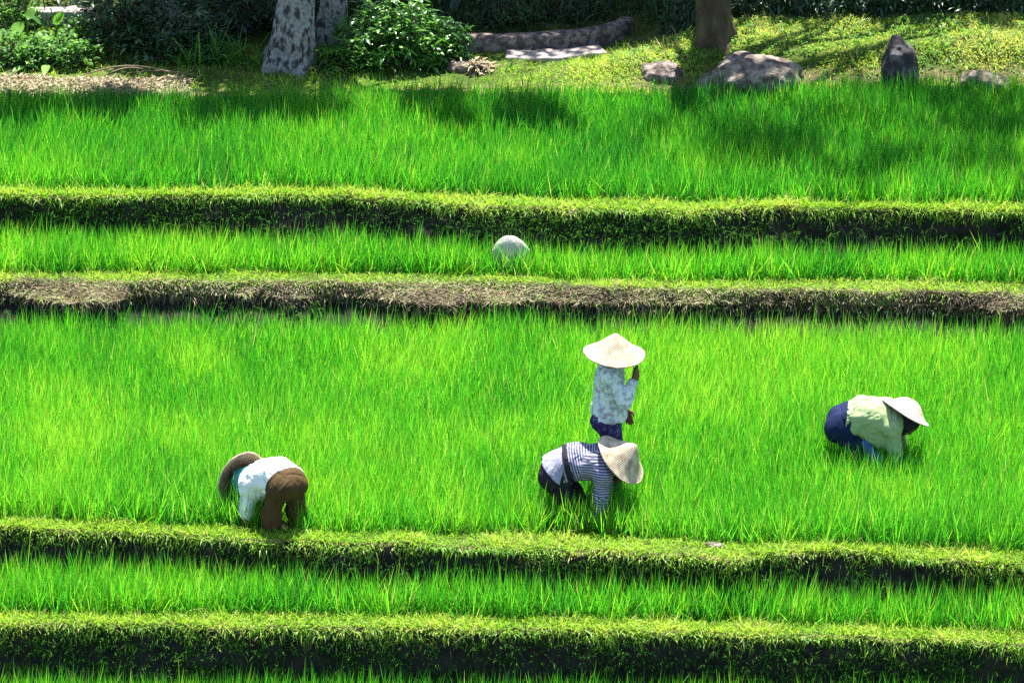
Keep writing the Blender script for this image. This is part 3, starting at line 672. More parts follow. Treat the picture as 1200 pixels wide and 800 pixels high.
# ------------------------------------------------------------------ grass and creepers on the banks
def bank_cover(n, zu, zl, strip_label, face_label, per_m2=6500, face_n=2600, dry=0.0, lush=None, hgt=.06):
    XR = 6.6
    g = Geo()
    area = 2 * XR * .28; N = int(area * per_m2)
    x = rng.uniform(-XR, XR, N); E = edges(x); l, s = E[f'l{n}'], E[f's{n}']
    t = rng.uniform(-.12, 1.12, N); y = l + (s - l) * t
    z = np.where(t < 0, zu + .055 + (y - l) * .9, np.where(t > 1, zu + .045, zu + .066))
    th = rng.uniform(0, 2 * np.pi, N); tilt = np.abs(rng.normal(.75, .35, N))
    d = unit(np.stack([np.sin(tilt) * np.cos(th), np.sin(tilt) * np.sin(th) - .15, np.cos(tilt)], -1))
    pn = fbm(xyz(x, y), 2.5, n * 7)
    L = hgt * np.clip(rng.lognormal(0, .45, N), .3, 2.6) * (1 + .45 * pn)
    tint = np.clip(.68 + .20 * pn + rng.normal(0, .17, N), 0, .93); dd = rng.random(N) < .04 + dry * .25; tint[dd] = rng.uniform(.92, 1, dd.sum())
    g.blades(np.stack([x, y, z - .008], -1), d, L, rng.uniform(.004, .009, N), rng.uniform(.1, .5, N), 3, 'rice', tint)
    # grass hanging over the lip
    N = int(2 * XR * 460 * (1 - .5 * dry)); x = rng.uniform(-XR, XR, N); E = edges(x); l = E[f'l{n}']
    k = fbm(xyz(x), 3.0, n * 11 + 1)
    dn = np.abs(rng.normal(0, .055, N)) * (1 + .9 * np.clip(k, -1, 1))
    base = np.stack([x, l + rng.normal(0, .015, N) - dn * .15, zu + .05 - dn], -1)
    th = rng.normal(0, .9, N); d = unit(np.stack([np.sin(th), -np.cos(th), rng.normal(.25, .45, N)], -1))
    tint = np.clip(.5 + .2 * k + rng.normal(0, .2, N), 0, .93); dd = rng.random(N) < .05 + dry * .3; tint[dd] = rng.uniform(.92, 1, dd.sum())
    g.blades(base, d, rng.uniform(.03, .085, N), rng.uniform(.005, .011, N), rng.uniform(.3, 1.0, N), 3, 'rice', tint)
    tag(g.build('bank_grass', M['grass']), strip_label, 'grass', None, 'stuff')
    # low plants rooted in the cut face
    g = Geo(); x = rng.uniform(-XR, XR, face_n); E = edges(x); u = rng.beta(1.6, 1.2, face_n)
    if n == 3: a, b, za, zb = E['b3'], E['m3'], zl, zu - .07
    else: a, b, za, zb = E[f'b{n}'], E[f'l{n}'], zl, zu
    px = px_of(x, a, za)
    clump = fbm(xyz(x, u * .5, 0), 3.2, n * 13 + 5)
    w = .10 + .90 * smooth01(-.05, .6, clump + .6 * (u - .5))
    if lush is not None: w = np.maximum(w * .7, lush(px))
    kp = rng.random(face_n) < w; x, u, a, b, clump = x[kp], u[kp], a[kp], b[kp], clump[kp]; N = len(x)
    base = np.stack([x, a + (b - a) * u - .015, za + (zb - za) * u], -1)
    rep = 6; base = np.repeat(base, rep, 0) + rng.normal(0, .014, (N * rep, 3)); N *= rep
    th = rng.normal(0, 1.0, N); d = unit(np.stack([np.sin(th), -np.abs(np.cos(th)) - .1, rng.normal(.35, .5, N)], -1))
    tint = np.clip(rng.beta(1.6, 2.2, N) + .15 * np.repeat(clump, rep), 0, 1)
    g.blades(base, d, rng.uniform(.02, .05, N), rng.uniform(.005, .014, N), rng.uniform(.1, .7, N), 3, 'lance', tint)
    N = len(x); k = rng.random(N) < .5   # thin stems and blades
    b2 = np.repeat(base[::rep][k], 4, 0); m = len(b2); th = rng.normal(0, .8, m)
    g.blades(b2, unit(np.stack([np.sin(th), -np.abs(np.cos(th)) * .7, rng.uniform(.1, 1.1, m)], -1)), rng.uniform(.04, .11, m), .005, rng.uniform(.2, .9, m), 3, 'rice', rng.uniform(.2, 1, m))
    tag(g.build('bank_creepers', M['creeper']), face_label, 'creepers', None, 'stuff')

bump_ = lambda p, c, w: np.exp(-((p - c) / w) ** 2)
bank_cover(5, zD, zE, 'short mown grass along the lowest bank top', 'sparse creepers on the lowest dark bank face', face_n=7500, lush=lambda p: .30 + 0 * p)
bank_cover(4, 0.0, zD, 'short grass along the bank in front of the workers', 'creepers hanging down the dark bank in front of the workers', face_n=5200, lush=lambda p: .55 * bump_(p, 700, 130) + .85 * bump_(p, 850, 60) + .1)
bank_cover(3, zC, 0.0, 'thin yellowish grass topping the brown dry bank', 'few weeds in the undercut below the brown dry bank', dry=.45, face_n=900, hgt=.045)
bank_cover(2, zA, zC, 'bright grass along the bank behind the round pale stone', 'leafy creepers on the bank face behind the round pale stone', face_n=7500, lush=lambda p: .95 * bump_(p, 760, 90) + .9 * bump_(p, 205, 40) + .5 * bump_(p, 610, 60) + .22)

# dry cut straw lying on the sloping face of the third bank
g = Geo(); N = 34000; x = rng.uniform(-6.6, 6.6, N); E = edges(x); u = rng.uniform(-.06, 1.12, N)
y = E['m3'] + (E['l3'] - E['m3']) * u; z = zC - .05 + .09 * np.clip(u, 0, 1) + .012
th = rng.uniform(0, 2 * np.pi, N); d = unit(np.stack([np.cos(th), np.sin(th) * .6 - .25, rng.normal(.05, .3, N) + np.sin(th) * .3], -1))
pn = fbm(xyz(x, y), 2.2, 77); tint = np.clip(.45 + .34 * pn + rng.normal(0, .20, N), 0, .9); gr = rng.random(N) < np.clip(.16 + .25 * pn + .25 * (u > .8), 0, 1); tint[gr] = rng.uniform(.93, 1, gr.sum())
q = np.stack([x, y, z * 1.6], -1); y = y + np.clip(.6 + .4 * (u < .2), 0, 1) * (.045 * fbm(q, 5, 71) + .025 * vnoise(q, 17, 75)); heapn = np.clip(vnoise(xyz(x, y), 5, 78), -.6, 1)
g.blades(np.stack([x, y - .012, z + .012 + .012 * heapn], -1), d, rng.uniform(.02, .075, N) * (1 + .5 * heapn), rng.uniform(.004, .010, N), rng.uniform(.0, .4, N), 3, 'rice', tint)
k = rng.random(N) < .08   # tangles hanging over the undercut
uu = rng.uniform(-.02, .05, k.sum()); xx = x[k]; EE = edges(xx)
g.blades(np.stack([xx, EE['m3'] - .015, zC - .05 - np.abs(rng.normal(0, .03, k.sum()))], -1), unit(np.stack([rng.normal(0, .6, k.sum()), -np.ones(k.sum()) * .6, rng.normal(-.5, .5, k.sum())], -1)), rng.uniform(.03, .10, k.sum()), rng.uniform(.004, .009, k.sum()), .4, 3, 'rice', np.clip(rng.beta(1.3, 1.6, k.sum()), 0, 1))
tag(g.build('dry_straw', M['straw']), 'dry brown cut straw covering the sloping bank edge', 'straw', None, 'stuff')

# ------------------------------------------------------------------ stones
def ico(sub=5):
    import bmesh
    bm = bmesh.new(); bmesh.ops.create_icosphere(bm, subdivisions=sub, radius=1.0)
    v = np.array([x.co[:] for x in bm.verts]); f = np.array([[q.index for q in p.verts] for p in bm.faces]); bm.free(); return v, f
ICO = ico(5)
def rock(label, c, size, mat, seed, rough=.18, shape=None, rz=0.0, group='stones around the upper rice terraces'):
    v, f = ICO; p = v.copy()
    if shape: p = shape(p)
    n = v * (1 + rough * fbm(v + seed * 3.1, 1.3, seed, 6)[:, None]) / 1.0
    ridge = 1 - np.abs(vnoise(v + seed, 2.2, seed + 9)); p = p * (np.linalg.norm(n, axis=1) + .06 * (ridge - .5))[:, None]
    p = p * np.array(size); cz, sz = math.cos(rz), math.sin(rz)
    p = np.stack([p[:, 0] * cz - p[:, 1] * sz, p[:, 0] * sz + p[:, 1] * cz, p[:, 2]], -1)
    o = mesh_np('rock', p, f, mat); o.location = c
    return tag(o, label, 'stone', group)

def bA_at(x): return float(edges(np.array([x]))['bA'][0])
def gz(x, d): return float(back_ground(np.array([x]), np.array([d]), edges(np.array([x]))['bA'])[0])
def on_back(px, py, it=4):
    z = zB
    for _ in range(it):
        p = at(px, py, z); z = gz(p[0], p[1])
    return np.array([p[0], p[1], z])

p = PALE; rock('round pale mottled stone half sunk in rice below a dark bank', (p[0], p[1], p[2] - .165), (.165, .075, .165), M['stone_pale'], 41, .07)
p = on_back(880, 88); rock('broad grey boulder sitting low at the back edge of the rice', (p[0], p[1] + .28, p[2] + .02), (.46, .28, .27), M['stone_grey'], 8, .2, rz=.1)
p = on_back(1056, 76); rock('dark upright pointed stone standing on the sunny grass slope', (p[0], p[1] + .12, p[2] + .05), (.165, .15, .36), M['stone_dark'], 12, .2, shape=lambda q: np.sign(q) * np.abs(q) ** .72 * np.stack([1.0 - .2 * q[:, 2], 1.0 - .2 * q[:, 2], np.ones(len(q))], -1) + np.stack([-.28 * q[:, 2], 0 * q[:, 2], 0 * q[:, 2]], -1))
p = on_back(1155, 84); rock('low brownish grey stone right of the dark upright one', (p[0], p[1] + .1, p[2] + .0), (.25, .16, .13), M['stone_grey'], 15, .22)
p = on_back(775, 80); rock('mossy brown hump of rock below the dark leaning trunk', (p[0], p[1] + .15, p[2] - .02), (.24, .18, .15), M['wall_stone'], 21, .25)
p = on_back(540, 84); rock('small grey stone beside the heap of dry leaves', (p[0], p[1] + .05, p[2] + .01), (.13, .1, .07), M['stone_grey'], 25, .2)
p = at(836, 641, .05); rock('small flat pale stone lying on the grassy bank edge', (p[0], p[1], .055), (.085, .045, .04), M['stone_grey'], 28, .25, rz=-.3, group=None)

# ------------------------------------------------------------------ low masonry wall, slab and concrete ledge at the back
def sweep(name, pts, w, h, mat, parent=None, top_round=.02, seed=1):
    """A low wall: rectangular section with worn corners swept along pts (its front foot line)."""
    pts = np.asarray(pts, float); t = np.linspace(0, 1, 60); tt = np.linspace(0, 1, len(pts))
    P = np.stack([np.interp(t, tt, pts[:, k]) for k in range(3)], -1)
    for _ in range(6): P[1:-1] = (P[:-2] + P[1:-1] * 2 + P[2:]) / 4
    tan = unit(np.gradient(P, axis=0)); nrm = np.stack([-tan[:, 1], tan[:, 0], 0 * tan[:, 0]], -1)
    r = top_round
    sec = [(0, -.12), (0, h * .25), (.004, h * .5), (0, h * .78), (.001, h - r), (r * .4, h - r * .3), (r, h), (w * .35, h + .004), (w * .7, h + .002), (w - r, h), (w, h - r), (w, h * .5), (w, -.12)]
    V = np.array([P + nrm * a + np.array([0, 0, b]) for a, b in sec]).transpose(1, 0, 2)
    Q = V.reshape(-1, 3); jit = np.stack([vnoise(Q, 7, seed), vnoise(Q, 7, seed + 1), vnoise(Q, 7, seed + 2)], -1) * .014; jit[:, 2] *= .5
    m, n = V.shape[:2]; V = (Q + jit)
    idx = np.arange(m * n).reshape(m, n); f = np.stack([idx[:-1, :-1], idx[1:, :-1], idx[1:, 1:], idx[:-1, 1:]], -1).reshape(-1, 4)
    g = Geo(); g.put(V, f)
    for e, fl in ((0, 0), (m - 1, 1)):
        ring = idx[e]; q = np.array([[ring[i], ring[i + 1], ring[n - 2 - i], ring[n - 1 - i]] for i in range(0, n // 2)])
        g.f.append(q[:, ::-1] if fl else q)
    return g.build(name, mat, parent, smooth=False)

wz = zB - .02
foot = [at(a, b, wz) for a, b in ((545, 66), (610, 65), (670, 61), (710, 55), (733, 49), (742, 42))]
o = sweep('low_wall', foot, .14, .18, M['wall_stone'], seed=4); tag(o, 'low weathered stone wall curving behind the pale slab', 'wall')
foot = [at(a, b, wz) for a, b in ((592, 76), (630, 77), (672, 74), (712, 70))]
g0 = sweep('stone_slab', foot, .24, .07, M['slab'], seed=9, top_round=.012); tag(g0, 'thin pale stone slab lying before the low curved wall', 'slab')
foot = [at(a, b, wz + .05) for a, b in ((10, 26), (60, 26), (108, 25))]
o = sweep('concrete_ledge', foot, .16, .10, M['slab'], seed=14, top_round=.012); tag(o, 'pale straight concrete ledge above the broad leaved plants', 'ledge')

# ------------------------------------------------------------------ trees
def tree(label, base, pts, rad, mat, crowns, leaf=.17, per=900, seed=0, name='tree'):
    """Trunk with limbs to every crown clump; clumps (x, y, z, radius, leaves) are in world space."""
    root = empty(name, base); tag(root, label, 'tree', 'trees behind the rice terraces')
    g = Geo(); P = np.array(pts, float); t = np.linspace(0, 1, 90); tt = np.linspace(0, 1, len(P))
    path = np.stack([np.interp(t, tt, P[:, k]) for k in range(3)], -1); R = np.interp(t, tt, rad)
    for _ in range(3): path[1:-1] = (path[:-2] + path[1:-1] * 2 + path[2:]) / 4
    g.tube(path, R, 72, rough=.14, seed=seed, ridges=.10, flare=.07)
    L = Geo(); top = path[-1]
    for i, (cx, cy, cz, cr, n) in enumerate(crowns):
        c = np.array([cx, cy, cz]); s = path[min(89, 54 + (i * 11) % 36)]
        mid = lerp(s, c, .5) + np.array([0, 0, .25 * np.linalg.norm(c - s) * .4]); 
        g.tube([s, lerp(s, mid, .5) + [0, 0, .1], mid, lerp(mid, c, .6), c], np.linspace(.05, .018, 5), 10, seed=seed + i)
        # twigs and leaf clumps through the volume
        m = max(6, n // 90); tw = unit(rng.normal(0, 1, (m, 3))) * (rng.random((m, 1)) ** .45) * cr * np.array([1, 1, .62]) + c
        for q in tw[::2]: g.tube([c, lerp(c, q, .5) + rng.normal(0, .06, 3), q], [.022, .014, .006], 5, cap=False)
        k = rng.integers(0, m, n); pos = tw[k] + rng.normal(0, .20 * min(1, cr), (n, 3)) * np.array([1, 1, .7])
        d = unit(rng.normal(0, 1, (n, 3)) + [0, -.1, -.25])
        L.blades(pos, d, rng.uniform(.65, 1.25, n) * leaf, rng.uniform(.3, .45, n) * leaf, rng.uniform(0, .4, n), 3, 'lance', np.clip(rng.beta(2, 2, n) + .2 * vnoise(pos, 1.5, 3), 0, 1))
    g.build('trunk', mat, root, offset=base); L.build('crown', M['crown'], root, offset=base)
    return root

def shade(x, d, h, r, n, zt=zB):
    """A crown clump at height h whose shadow falls around (x, d)."""
    k = (h - zt) / SUN[2]; return (x + SUN[0] * k, d + SUN[1] * k, h, r, n)

b1 = on_back(342, 82); b2 = on_back(388, 62); b3 = on_back(836, 52)
U = lambda b, *q: [tuple(np.array(b) + np.array(v)) for v in q]
tree('thick pale lichened trunk, left of the two side by side', b1 + [0, .12, -.1], U(b1, (-.02, .12, -.15), (-.02, .12, .0), (0, .13, .12), (.02, .14, .35), (.05, .17, .8), (.1, .3, 2.0), (.2, .6, 4.0)), [.30, .265, .225, .19, .17, .15, .12], M['bark_pale'],
     [shade(-2.85, 4.9, 5.0, .75, 2600), shade(-2.4, 4.9, 5.6, 1.0, 3200), shade(-3.0, 5.9, 5.2, 1.1, 3200), shade(-1.6, 6.2, 6.0, 1.2, 3200), shade(-2.6, 3.25, 4.6, .5, 900), shade(-3.5, 3.2, 4.4, .5, 800), shade(-4.4, 3.15, 4.5, .5, 800), shade(-1.7, 3.25, 4.2, .4, 500)], seed=3)
tree('slimmer grey trunk close behind the thick pale one', b2 + [0, .1, -.1], U(b2, (0, .1, -.15), (0, .1, .1), (.02, .12, .6), (.1, .2, 1.6), (.3, .6, 4.2)), [.16, .14, .13, .12, .09], M['bark_pale'],
     [shade(-.3, 6.2, 5.4, 1.2, 3400), shade(.6, 6.1, 5.0, .9, 2600), shade(-.9, 6.3, 5.6, .8, 2200), shade(.8, 5.7, 6.2, .55, 1300), shade(-.6, 3.25, 4.4, .45, 800), shade(.25, 3.1, 4.6, .4, 700)], seed=5)
tree('dark brown leaning trunk on the sunny grass slope', b3 + [0, .1, -.1], U(b3, (.03, .1, -.15), (.02, .1, .05), (0, .1, .3), (-.05, .12, .7), (-.15, .3, 2.0), (0, .6, 4.4)), [.22, .185, .162, .155, .14, .10], M['bark_dark'],
     [shade(1.5, 5.8, 5.0, 1.0, 3200), shade(2.7, 6.0, 5.4, 1.0, 3400), shade(4.0, 6.0, 5.2, 1.0, 3400), shade(5.4, 6.0, 5.6, 1.0, 3400), shade(1.3, 5.3, 4.6, .5, 1000), shade(2.4, 5.35, 4.3, .55, 1500), shade(3.5, 5.35, 4.5, .55, 1500), shade(4.6, 5.35, 4.4, .55, 1500), shade(5.6, 5.35, 4.6, .55, 1500), shade(2.2, 2.4, 8.4, 1.5, 900, zA), shade(3.9, 2.5, 8.8, 2.0, 1000, zA), shade(5.6, 2.5, 8.6, 2.0, 1100, zA)], seed=9)
for i, (x, y, hh, lab) in enumerate(((-6.2, 9.2, 5.8, 'dim tree added for shade beyond the concrete ledge'), (3.6, 8.6, 6.2, 'dim tree added for shade beyond the sunny slope'), (.8, 8.8, 6.5, 'dim tree added for shade beyond the low wall'))):  # extra trees added so their crowns shade the ground at the back
    b = np.array([x, y, gz(x, y)])
    tree(lab, b, U(b, (0, 0, -.2), (.02, 0, .5), (.1, .1, 2), (.2, .1, hh - 1.5)), [.2, .17, .15, .1], M['bark_dark'],
         [(x + rng.uniform(-1.6, 1.6), y + rng.uniform(-.6, 1.8), hh + rng.uniform(-.8, 1.0), 1.4, 3000) for _ in range(4)] , seed=20 + i)

# ------------------------------------------------------------------ undergrowth: the dim leafy mass beyond the field
g = Geo(); N = 26000
x = rng.uniform(-8.5, 8.5, N); y = rng.uniform(0, 1, N) ** .8 * 3.2 + 5.55 + .35 * fbm(xyz(x), .8, 4) + .5 * smooth01(1.2, 2.4, x) * 0
lit = smooth01(-4.0, -3.5, x); y = y + (1 - lit) * .5
sh_ = smooth01(1.0, 1.8, x); y = y - .5 * sh_; top = .45 - .25 * sh_ + (.55 + .2 * sh_) * (y - 5.3 + .40 * sh_) + .4 * fbm(xyz(x, y), 1.0, 8)
z = zB - .05 + .3 * smooth01(.9, 2.4, x) + rng.uniform(0, 1, N) * np.clip(top, .1, 3)
d = unit(rng.normal(0, 1, (N, 3)) + [0, -.7, .1])
lf = 1 - .45 * smooth01(1.0, 2.0, x)
g.blades(np.stack([x, y, z], -1), d, rng.uniform(.07, .2, N) * lf, rng.uniform(.025, .07, N) * lf, rng.uniform(.1, .6, N), 3, 'lance', np.clip(rng.beta(1.5, 2.5, N) + .3 * vnoise(xyz(x, y, z), 2, 5), 0, 1), fold=.15)
N = 4000; x = rng.uniform(-8, 8, N); y = rng.uniform(5.3, 7.5, N); z = zB + .3 * smooth01(.9, 2.4, x)
g.blades(np.stack([x, y, z], -1), unit(rng.normal(0, .35, (N, 3)) + [0, -.1, 1]), rng.uniform(.2, .6, N), rng.uniform(.008, .016, N), rng.uniform(.2, .8, N), 5, 'rice', rng.uniform(.2, 1, N))
N = 11000; x = rng.uniform(1.4, 8, N); E = edges(x); y = E['bA'] + 1.22 + rng.random(N) ** 1.4 * .9; z = back_ground(x, y, E['bA']) + rng.random(N) * (.12 + .5 * (y - E['bA'] - 1.2)) * (1 + .5 * fbm(xyz(x), 2.0, 6))
g.blades(np.stack([x, y, z], -1), unit(rng.normal(0, 1, (N, 3)) + [0, -.5, .3]), rng.uniform(.05, .11, N), rng.uniform(.015, .035, N), rng.uniform(.1, .6, N), 3, 'lance', rng.beta(1.5, 3, N), fold=.15)
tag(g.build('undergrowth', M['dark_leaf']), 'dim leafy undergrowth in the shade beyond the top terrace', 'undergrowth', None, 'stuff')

# ------------------------------------------------------------------ shrubs and plants
def shrub(label, c, size, n, mat, leaf, seed=0, stems=14, arch=.5, prof='lance', aspect=.28, whorl=7, name='shrub', up=.3, tone=0.0, cat='shrub', group='shrubs at the back of the field'):
    """Bush of many twigs, each ending in a whorl of drooping leaves."""
    r = np.random.default_rng(seed); root = empty(name, c); tag(root, label, cat, group)
    S = Geo(); L = Geo(); sx, sy, sz = size
    m = n // whorl
    q = unit(r.normal(0, 1, (m, 3))); q[:, 2] = np.abs(q[:, 2]); q *= (r.random((m, 1)) ** .35)
    tip = q * np.array([sx, sy, sz]) * (1 + .22 * vnoise(q + seed, 2.2, seed)[:, None])
    tip[:, 2] += .04
    for k in range(min(m, stems * 4)):
        root0 = r.normal(0, .06, 3) * [1.5, 1, 0]; mid = tip[k] * [.45, .45, .6] + root0 * .5
        S.tube([root0 - [0, 0, .04], mid, tip[k]], [.011, .008, .004], 5, cap=False)
    ti = np.repeat(np.arange(m), whorl); N = len(ti)
    out = unit(tip + [0, 0, .05]); th = r.uniform(0, 2 * np.pi, N)
    d = unit(out[ti] * .55 + np.stack([np.cos(th), np.sin(th), r.normal(up, .3, N)], -1))
    tone_t = r.beta(2, 2.2, m)
    L.blades(tip[ti] + r.normal(0, .018, (N, 3)), d, r.uniform(.6, 1.2, N) * leaf, r.uniform(.75, 1.25, N) * leaf * aspect, r.uniform(.3, 1.0, N) * arch * 1.4, 4, prof, np.clip(tone_t[ti] + r.normal(0, .12, N) + tone, 0, 1), fold=.12)
    S.build('stems', M['twig'], root); L.build('foliage', mat, root)
    return root

c = on_back(462, 88); shrub('big rounded sunlit bush with long drooping leaves beside the grey trunks', c + [0, .32, 0], (.62, .36, .60), 2900, M['shrub'], .115, 3, tone=.16)
c = on_back(395, 88); shrub('small light green bush at the foot of the pale trunks', c + [0, .2, 0], (.26, .2, .24), 560, M['bright_leaf'], .085, 5)
c = on_back(528, 86); shrub('low leafy bush spreading right of the big rounded bush', c + [0, .3, 0], (.20, .2, .40), 500, M['shrub'], .10, 6)
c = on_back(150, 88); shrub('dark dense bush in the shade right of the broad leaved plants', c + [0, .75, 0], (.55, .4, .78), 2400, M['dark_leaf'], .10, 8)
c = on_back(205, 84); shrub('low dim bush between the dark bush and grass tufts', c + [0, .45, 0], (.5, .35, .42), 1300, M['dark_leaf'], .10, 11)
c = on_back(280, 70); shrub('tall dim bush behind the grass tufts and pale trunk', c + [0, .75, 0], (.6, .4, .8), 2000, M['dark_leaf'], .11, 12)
c = on_back(20, 84); shrub('low sunlit bush with small leaves at the left end', c + [0, .25, 0], (.36, .25, .26), 1000, M['bright_leaf'], .07, 13, aspect=.42)
c = on_back(75, 86); shrub('low sunlit bush under the broad upright leaf', c + [0, .25, 0], (.34, .25, .24), 900, M['bright_leaf'], .065, 14, aspect=.42)
c = on_back(100, 58); shrub('yellow green bush below the end of the concrete ledge', c + [0, .2, 0], (.26, .2, .22), 600, M['bright_leaf'], .07, 15, aspect=.4, tone=.2)
c = on_back(18, 40); shrub('bright bush rising beside the left end of the concrete ledge', c + [0, .2, 0], (.25, .2, .38), 700, M['bright_leaf'], .07, 16, aspect=.4, tone=.1)
c = on_back(590, 48); shrub('small dim weedy bush growing behind the low wall', c + [0, .45, 0], (.42, .25, .26), 800, M['dark_leaf'], .07, 17, tone=.25)
c = on_back(665, 42); shrub('dim weeds topping the low wall near its rounded end', c + [0, .42, 0], (.42, .22, .2), 700, M['dark_leaf'], .06, 18, tone=.2)

def broad_plant(label, c, specs, seed):
    """Plant with a few big heart-shaped leaves on long stalks: specs (dx, dz, length, direction)."""
    root = empty('broad_leaf_plant', c); tag(root, label, 'plant', 'broad leaved plants at the left end')
    S, L = Geo(), Geo(); r = np.random.default_rng(seed)
    for dx, dz, ln, d, tn in specs:
        tip = np.array([dx, r.uniform(-.08, .08), dz]); S.tube([[dx * .1, 0, -.03], [dx * .5, 0, dz * .7], tip], [.012, .010, .007], 6)
        L.blades(tip[None], unit(np.array([d], float)), ln, ln * .5, .45, 8, 'heart', tn, roll=np.array([math.atan2(d[1], d[0]) + math.pi / 2 + .3]), fold=.22)
    S.build('stalks', M['shrub'], root); L.build('leaves', M['bright_leaf'], root); return root
c = on_back(30, 70) + [0, .2, 0]
broad_plant('pale broad leaved plant at the left end, leaves hanging down', c, [(-.05, .30, .26, (-.3, -.6, -.3), .9), (-.22, .20, .24, (-.5, -.6, -.2), .8), (.10, .22, .22, (.6, -.5, .0), .8), (-.1, .08, .22, (-.5, -.8, -.1), .6), (.02, .34, .2, (.2, .3, .6), .7)], 1)
c = on_back(62, 62) + [0, .22, 0]
broad_plant('broad leaved plant with one upright bright green leaf', c, [(.04, .22, .27, (.12, -.25, 1.0), .75), (-.12, .22, .2, (-.5, .2, .6), .15), (.12, .12, .22, (.7, -.5, -.1), .9), (-.02, .1, .2, (-.1, -.9, .1), .8)], 2)
c = on_back(52, 88) + [0, .12, 0]
broad_plant('low pale broad leaved plant beside the mulch strip', c, [(.02, .08, .17, (-.1, -.9, .1), 1.0), (-.2, .06, .16, (-.6, -.6, .1), .8), (.15, .09, .13, (.7, -.4, .2), .6)], 3)

def tuft(label, c, n, L0, seed, mat='bright_leaf', w=.012, spread=.45, tn=.4):
    r = np.random.default_rng(seed); g = Geo(); base = r.normal(0, .05, (n, 3)) * [1, .7, 0]
    d = unit(np.stack([r.normal(0, spread, n), r.normal(-.05, spread * .7, n), np.ones(n)], -1))
    g.blades(base - [0, 0, .02], d, r.uniform(.45, 1.1, n) * L0, r.uniform(.7, 1.2, n) * w, r.uniform(.15, .75, n), 7, 'rice', np.clip(r.normal(tn, .25, n), 0, 1), fold=.1)
    o = g.build('grass_tuft', M[mat]); o.location = c
    return tag(o, label, 'grass tuft', 'long grass tufts at the back')
for i, (px, py, n, L0, lab) in enumerate(((222, 84, 46, .55, 'arching long grass tuft nearest the dark bush'), (252, 80, 54, .72, 'tallest arching grass tuft midway along the shade'), (283, 80, 46, .62, 'arching grass tuft second left of the pale trunk'), (306, 84, 40, .42, 'short pale grass tuft touching the pale trunk'), (378, 62, 16, .36, 'sparse grass tuft between the two pale trunks'), (816, 62, 18, .34, 'small grass tuft left of the dark leaning trunk'), (597, 88, 18, .17, 'tiny grass tuft before the pale stone slab'))):
    c = on_back(px, py); tuft(lab, c + [0, .12, 0], n, L0, 40 + i)

# ------------------------------------------------------------------ litter, mulch and turf at the back
def heap(name, label, c, size, n, seed, L0=.06, tint=(.3, .9), cat='heap', leaf='rice', wid=.012):
    r = np.random.default_rng(seed); g = Geo(); q = unit(r.normal(0, 1, (n, 3))); q[:, 2] = np.abs(q[:, 2]); q *= r.random((n, 1)) ** .3
    base = q * np.array(size); th = r.uniform(0, 2 * np.pi, n)
    d = unit(np.stack([np.cos(th), np.sin(th), r.normal(.1, .35, n)], -1))
    g.blades(base, d, r.uniform(.5, 1.4, n) * L0, r.uniform(.6, 1.4, n) * wid, r.uniform(0, .5, n), 3, leaf, r.uniform(*tint, n))
    o = g.build(name, M['straw']); o.location = c; return tag(o, label, cat)
c = on_back(562, 88); heap('leaf_heap', 'small heap of dry curled leaves before the low wall', c + [0, .08, 0], (.13, .1, .13), 260, 5, .075, (.4, .9), leaf='lance', wid=.028)
g = Geo(); N = 16000; pxs = rng.uniform(-60, 218, N); x = np.array([at(q, 98, zB)[0] for q in pxs]); E = edges(x); y = E['bA'] + rng.uniform(.02, .46, N); z = back_ground(x, y, E['bA']) + .01 + rng.uniform(0, .07, N)
th = rng.uniform(0, 2 * np.pi, N); d = unit(np.stack([np.cos(th), np.sin(th), rng.normal(.05, .3, N)], -1))
g.blades(np.stack([x, y, z], -1), d, rng.uniform(.03, .11, N), rng.uniform(.006, .022, N), rng.uniform(0, .4, N), 3, 'lance', rng.uniform(.4, .9, N))
tag(g.build('mulch', M['straw']), 'strip of dry pale mulch along the left back edge', 'mulch', None, 'stuff')
for i, (a, b, lab) in enumerate((((92, 96), (205, 92), 'long bleached dry stalk bent over the mulch'), ((118, 98), (176, 89), 'short dry stalk lying across the mulch'), ((150, 92), (232, 95), 'dry stalk at the right end of the mulch strip'))):
    p0, p1 = on_back(*a), on_back(*b); g = Geo(); t = np.linspace(0, 1, 9)[:, None]
    pts = p0 + (p1 - p0) * t + np.array([0, 0, 1.0]) * (.05 + .09 * np.sin(np.pi * t) * (1 - .3 * i)) ; g.tube(pts, [.003 + .005 * math.sin(math.pi * (.1 + .8 * q)) for q in t[:, 0]], 7)
    tag(g.build('dry_stalk', M['straw']), lab, 'stalk', 'dry stalks on the mulch')

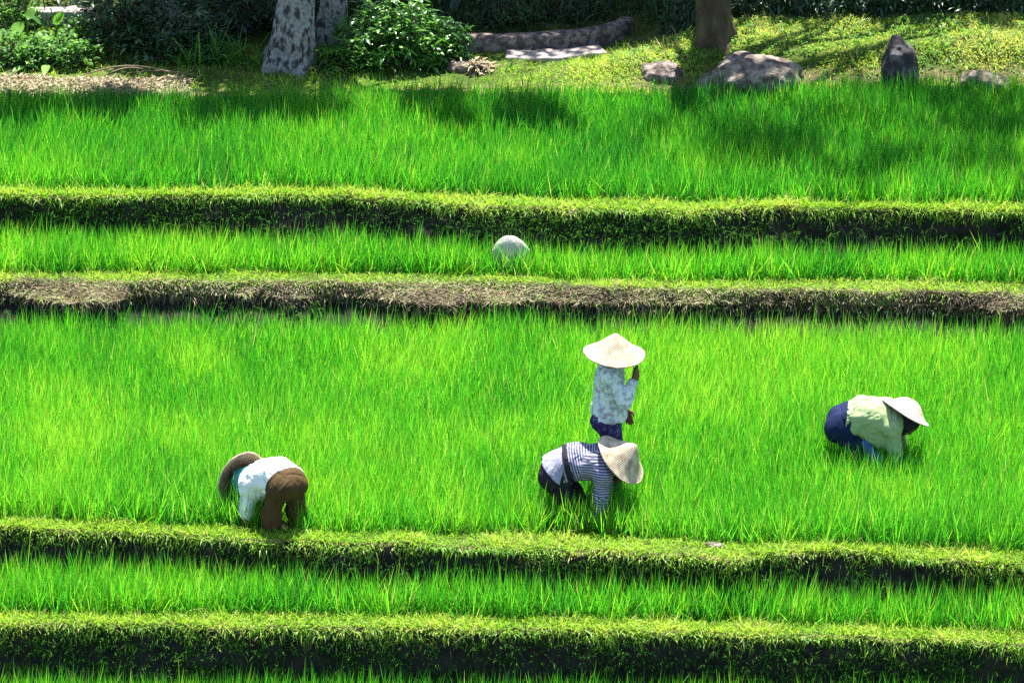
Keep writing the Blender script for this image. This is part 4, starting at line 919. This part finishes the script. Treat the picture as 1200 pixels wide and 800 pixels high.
def turf(label, n, xr, fn, L0, tone, dry=.1, seed=1):
    g = Geo(); x = rng.uniform(*xr, n); E = edges(x); y = E['bA'] + fn(x, rng.random(n)); z = back_ground(x, y, E['bA'])
    pn = fbm(xyz(x, y), 2.6, seed); th = rng.uniform(0, 2 * np.pi, n); tl = np.abs(rng.normal(.7, .35, n))
    d = unit(np.stack([np.sin(tl) * np.cos(th), np.sin(tl) * np.sin(th) - .1, np.cos(tl)], -1))
    tint = np.clip(tone + .22 * pn + rng.normal(0, .17, n), 0, .92); dd = rng.random(n) < np.clip(dry + .3 * pn * dry * 3, 0, .8); tint[dd] = rng.uniform(.9, 1, dd.sum())
    g.blades(np.stack([x, y, z - .01], -1), d, L0 * rng.lognormal(0, .4, n) * (1 + .4 * pn), rng.uniform(.005, .011, n), rng.uniform(.1, .6, n), 3, 'rice', tint)
    tag(g.build('turf', M['grass']), label, 'grass', None, 'stuff')
turf('sunlit yellow green grass covering the slope on the right', 46000, (.55, 6.8), lambda x, u: .05 + u * 1.12, .05, .82, .34, 3)
turf('thin shaded grass along the back edge under the trees', 15000, (-3.1, 1.1), lambda x, u: .05 + u ** 1.5 * 1.6, .05, .5, .1, 6)
turf('patch of weeds and grass beyond the mulch on the left', 7000, (-6.6, -3.0), lambda x, u: .45 + u * 1.7, .07, .6, .15, 8)
# broad little weeds among the sunlit grass
g = Geo(); n = 1000; x = rng.uniform(.9, 6.6, n); E = edges(x); y = E['bA'] + .1 + rng.random(n) * 1.05; z = back_ground(x, y, E['bA']) + .02
x, y, z = [np.repeat(q, 5) for q in (x, y, z)]; n *= 5; th = rng.uniform(0, 6.28, n)
g.blades(np.stack([x, y, z], -1) + rng.normal(0, .015, (n, 3)), unit(np.stack([np.cos(th), np.sin(th), rng.uniform(.2, 1.2, n)], -1)), rng.uniform(.03, .06, n), rng.uniform(.012, .022, n), .4, 3, 'lance', rng.uniform(.3, 1, n))
tag(g.build('slope_weeds', M['bright_leaf']), 'small broad weeds among the grass of the sunlit slope', 'weeds', None, 'stuff')
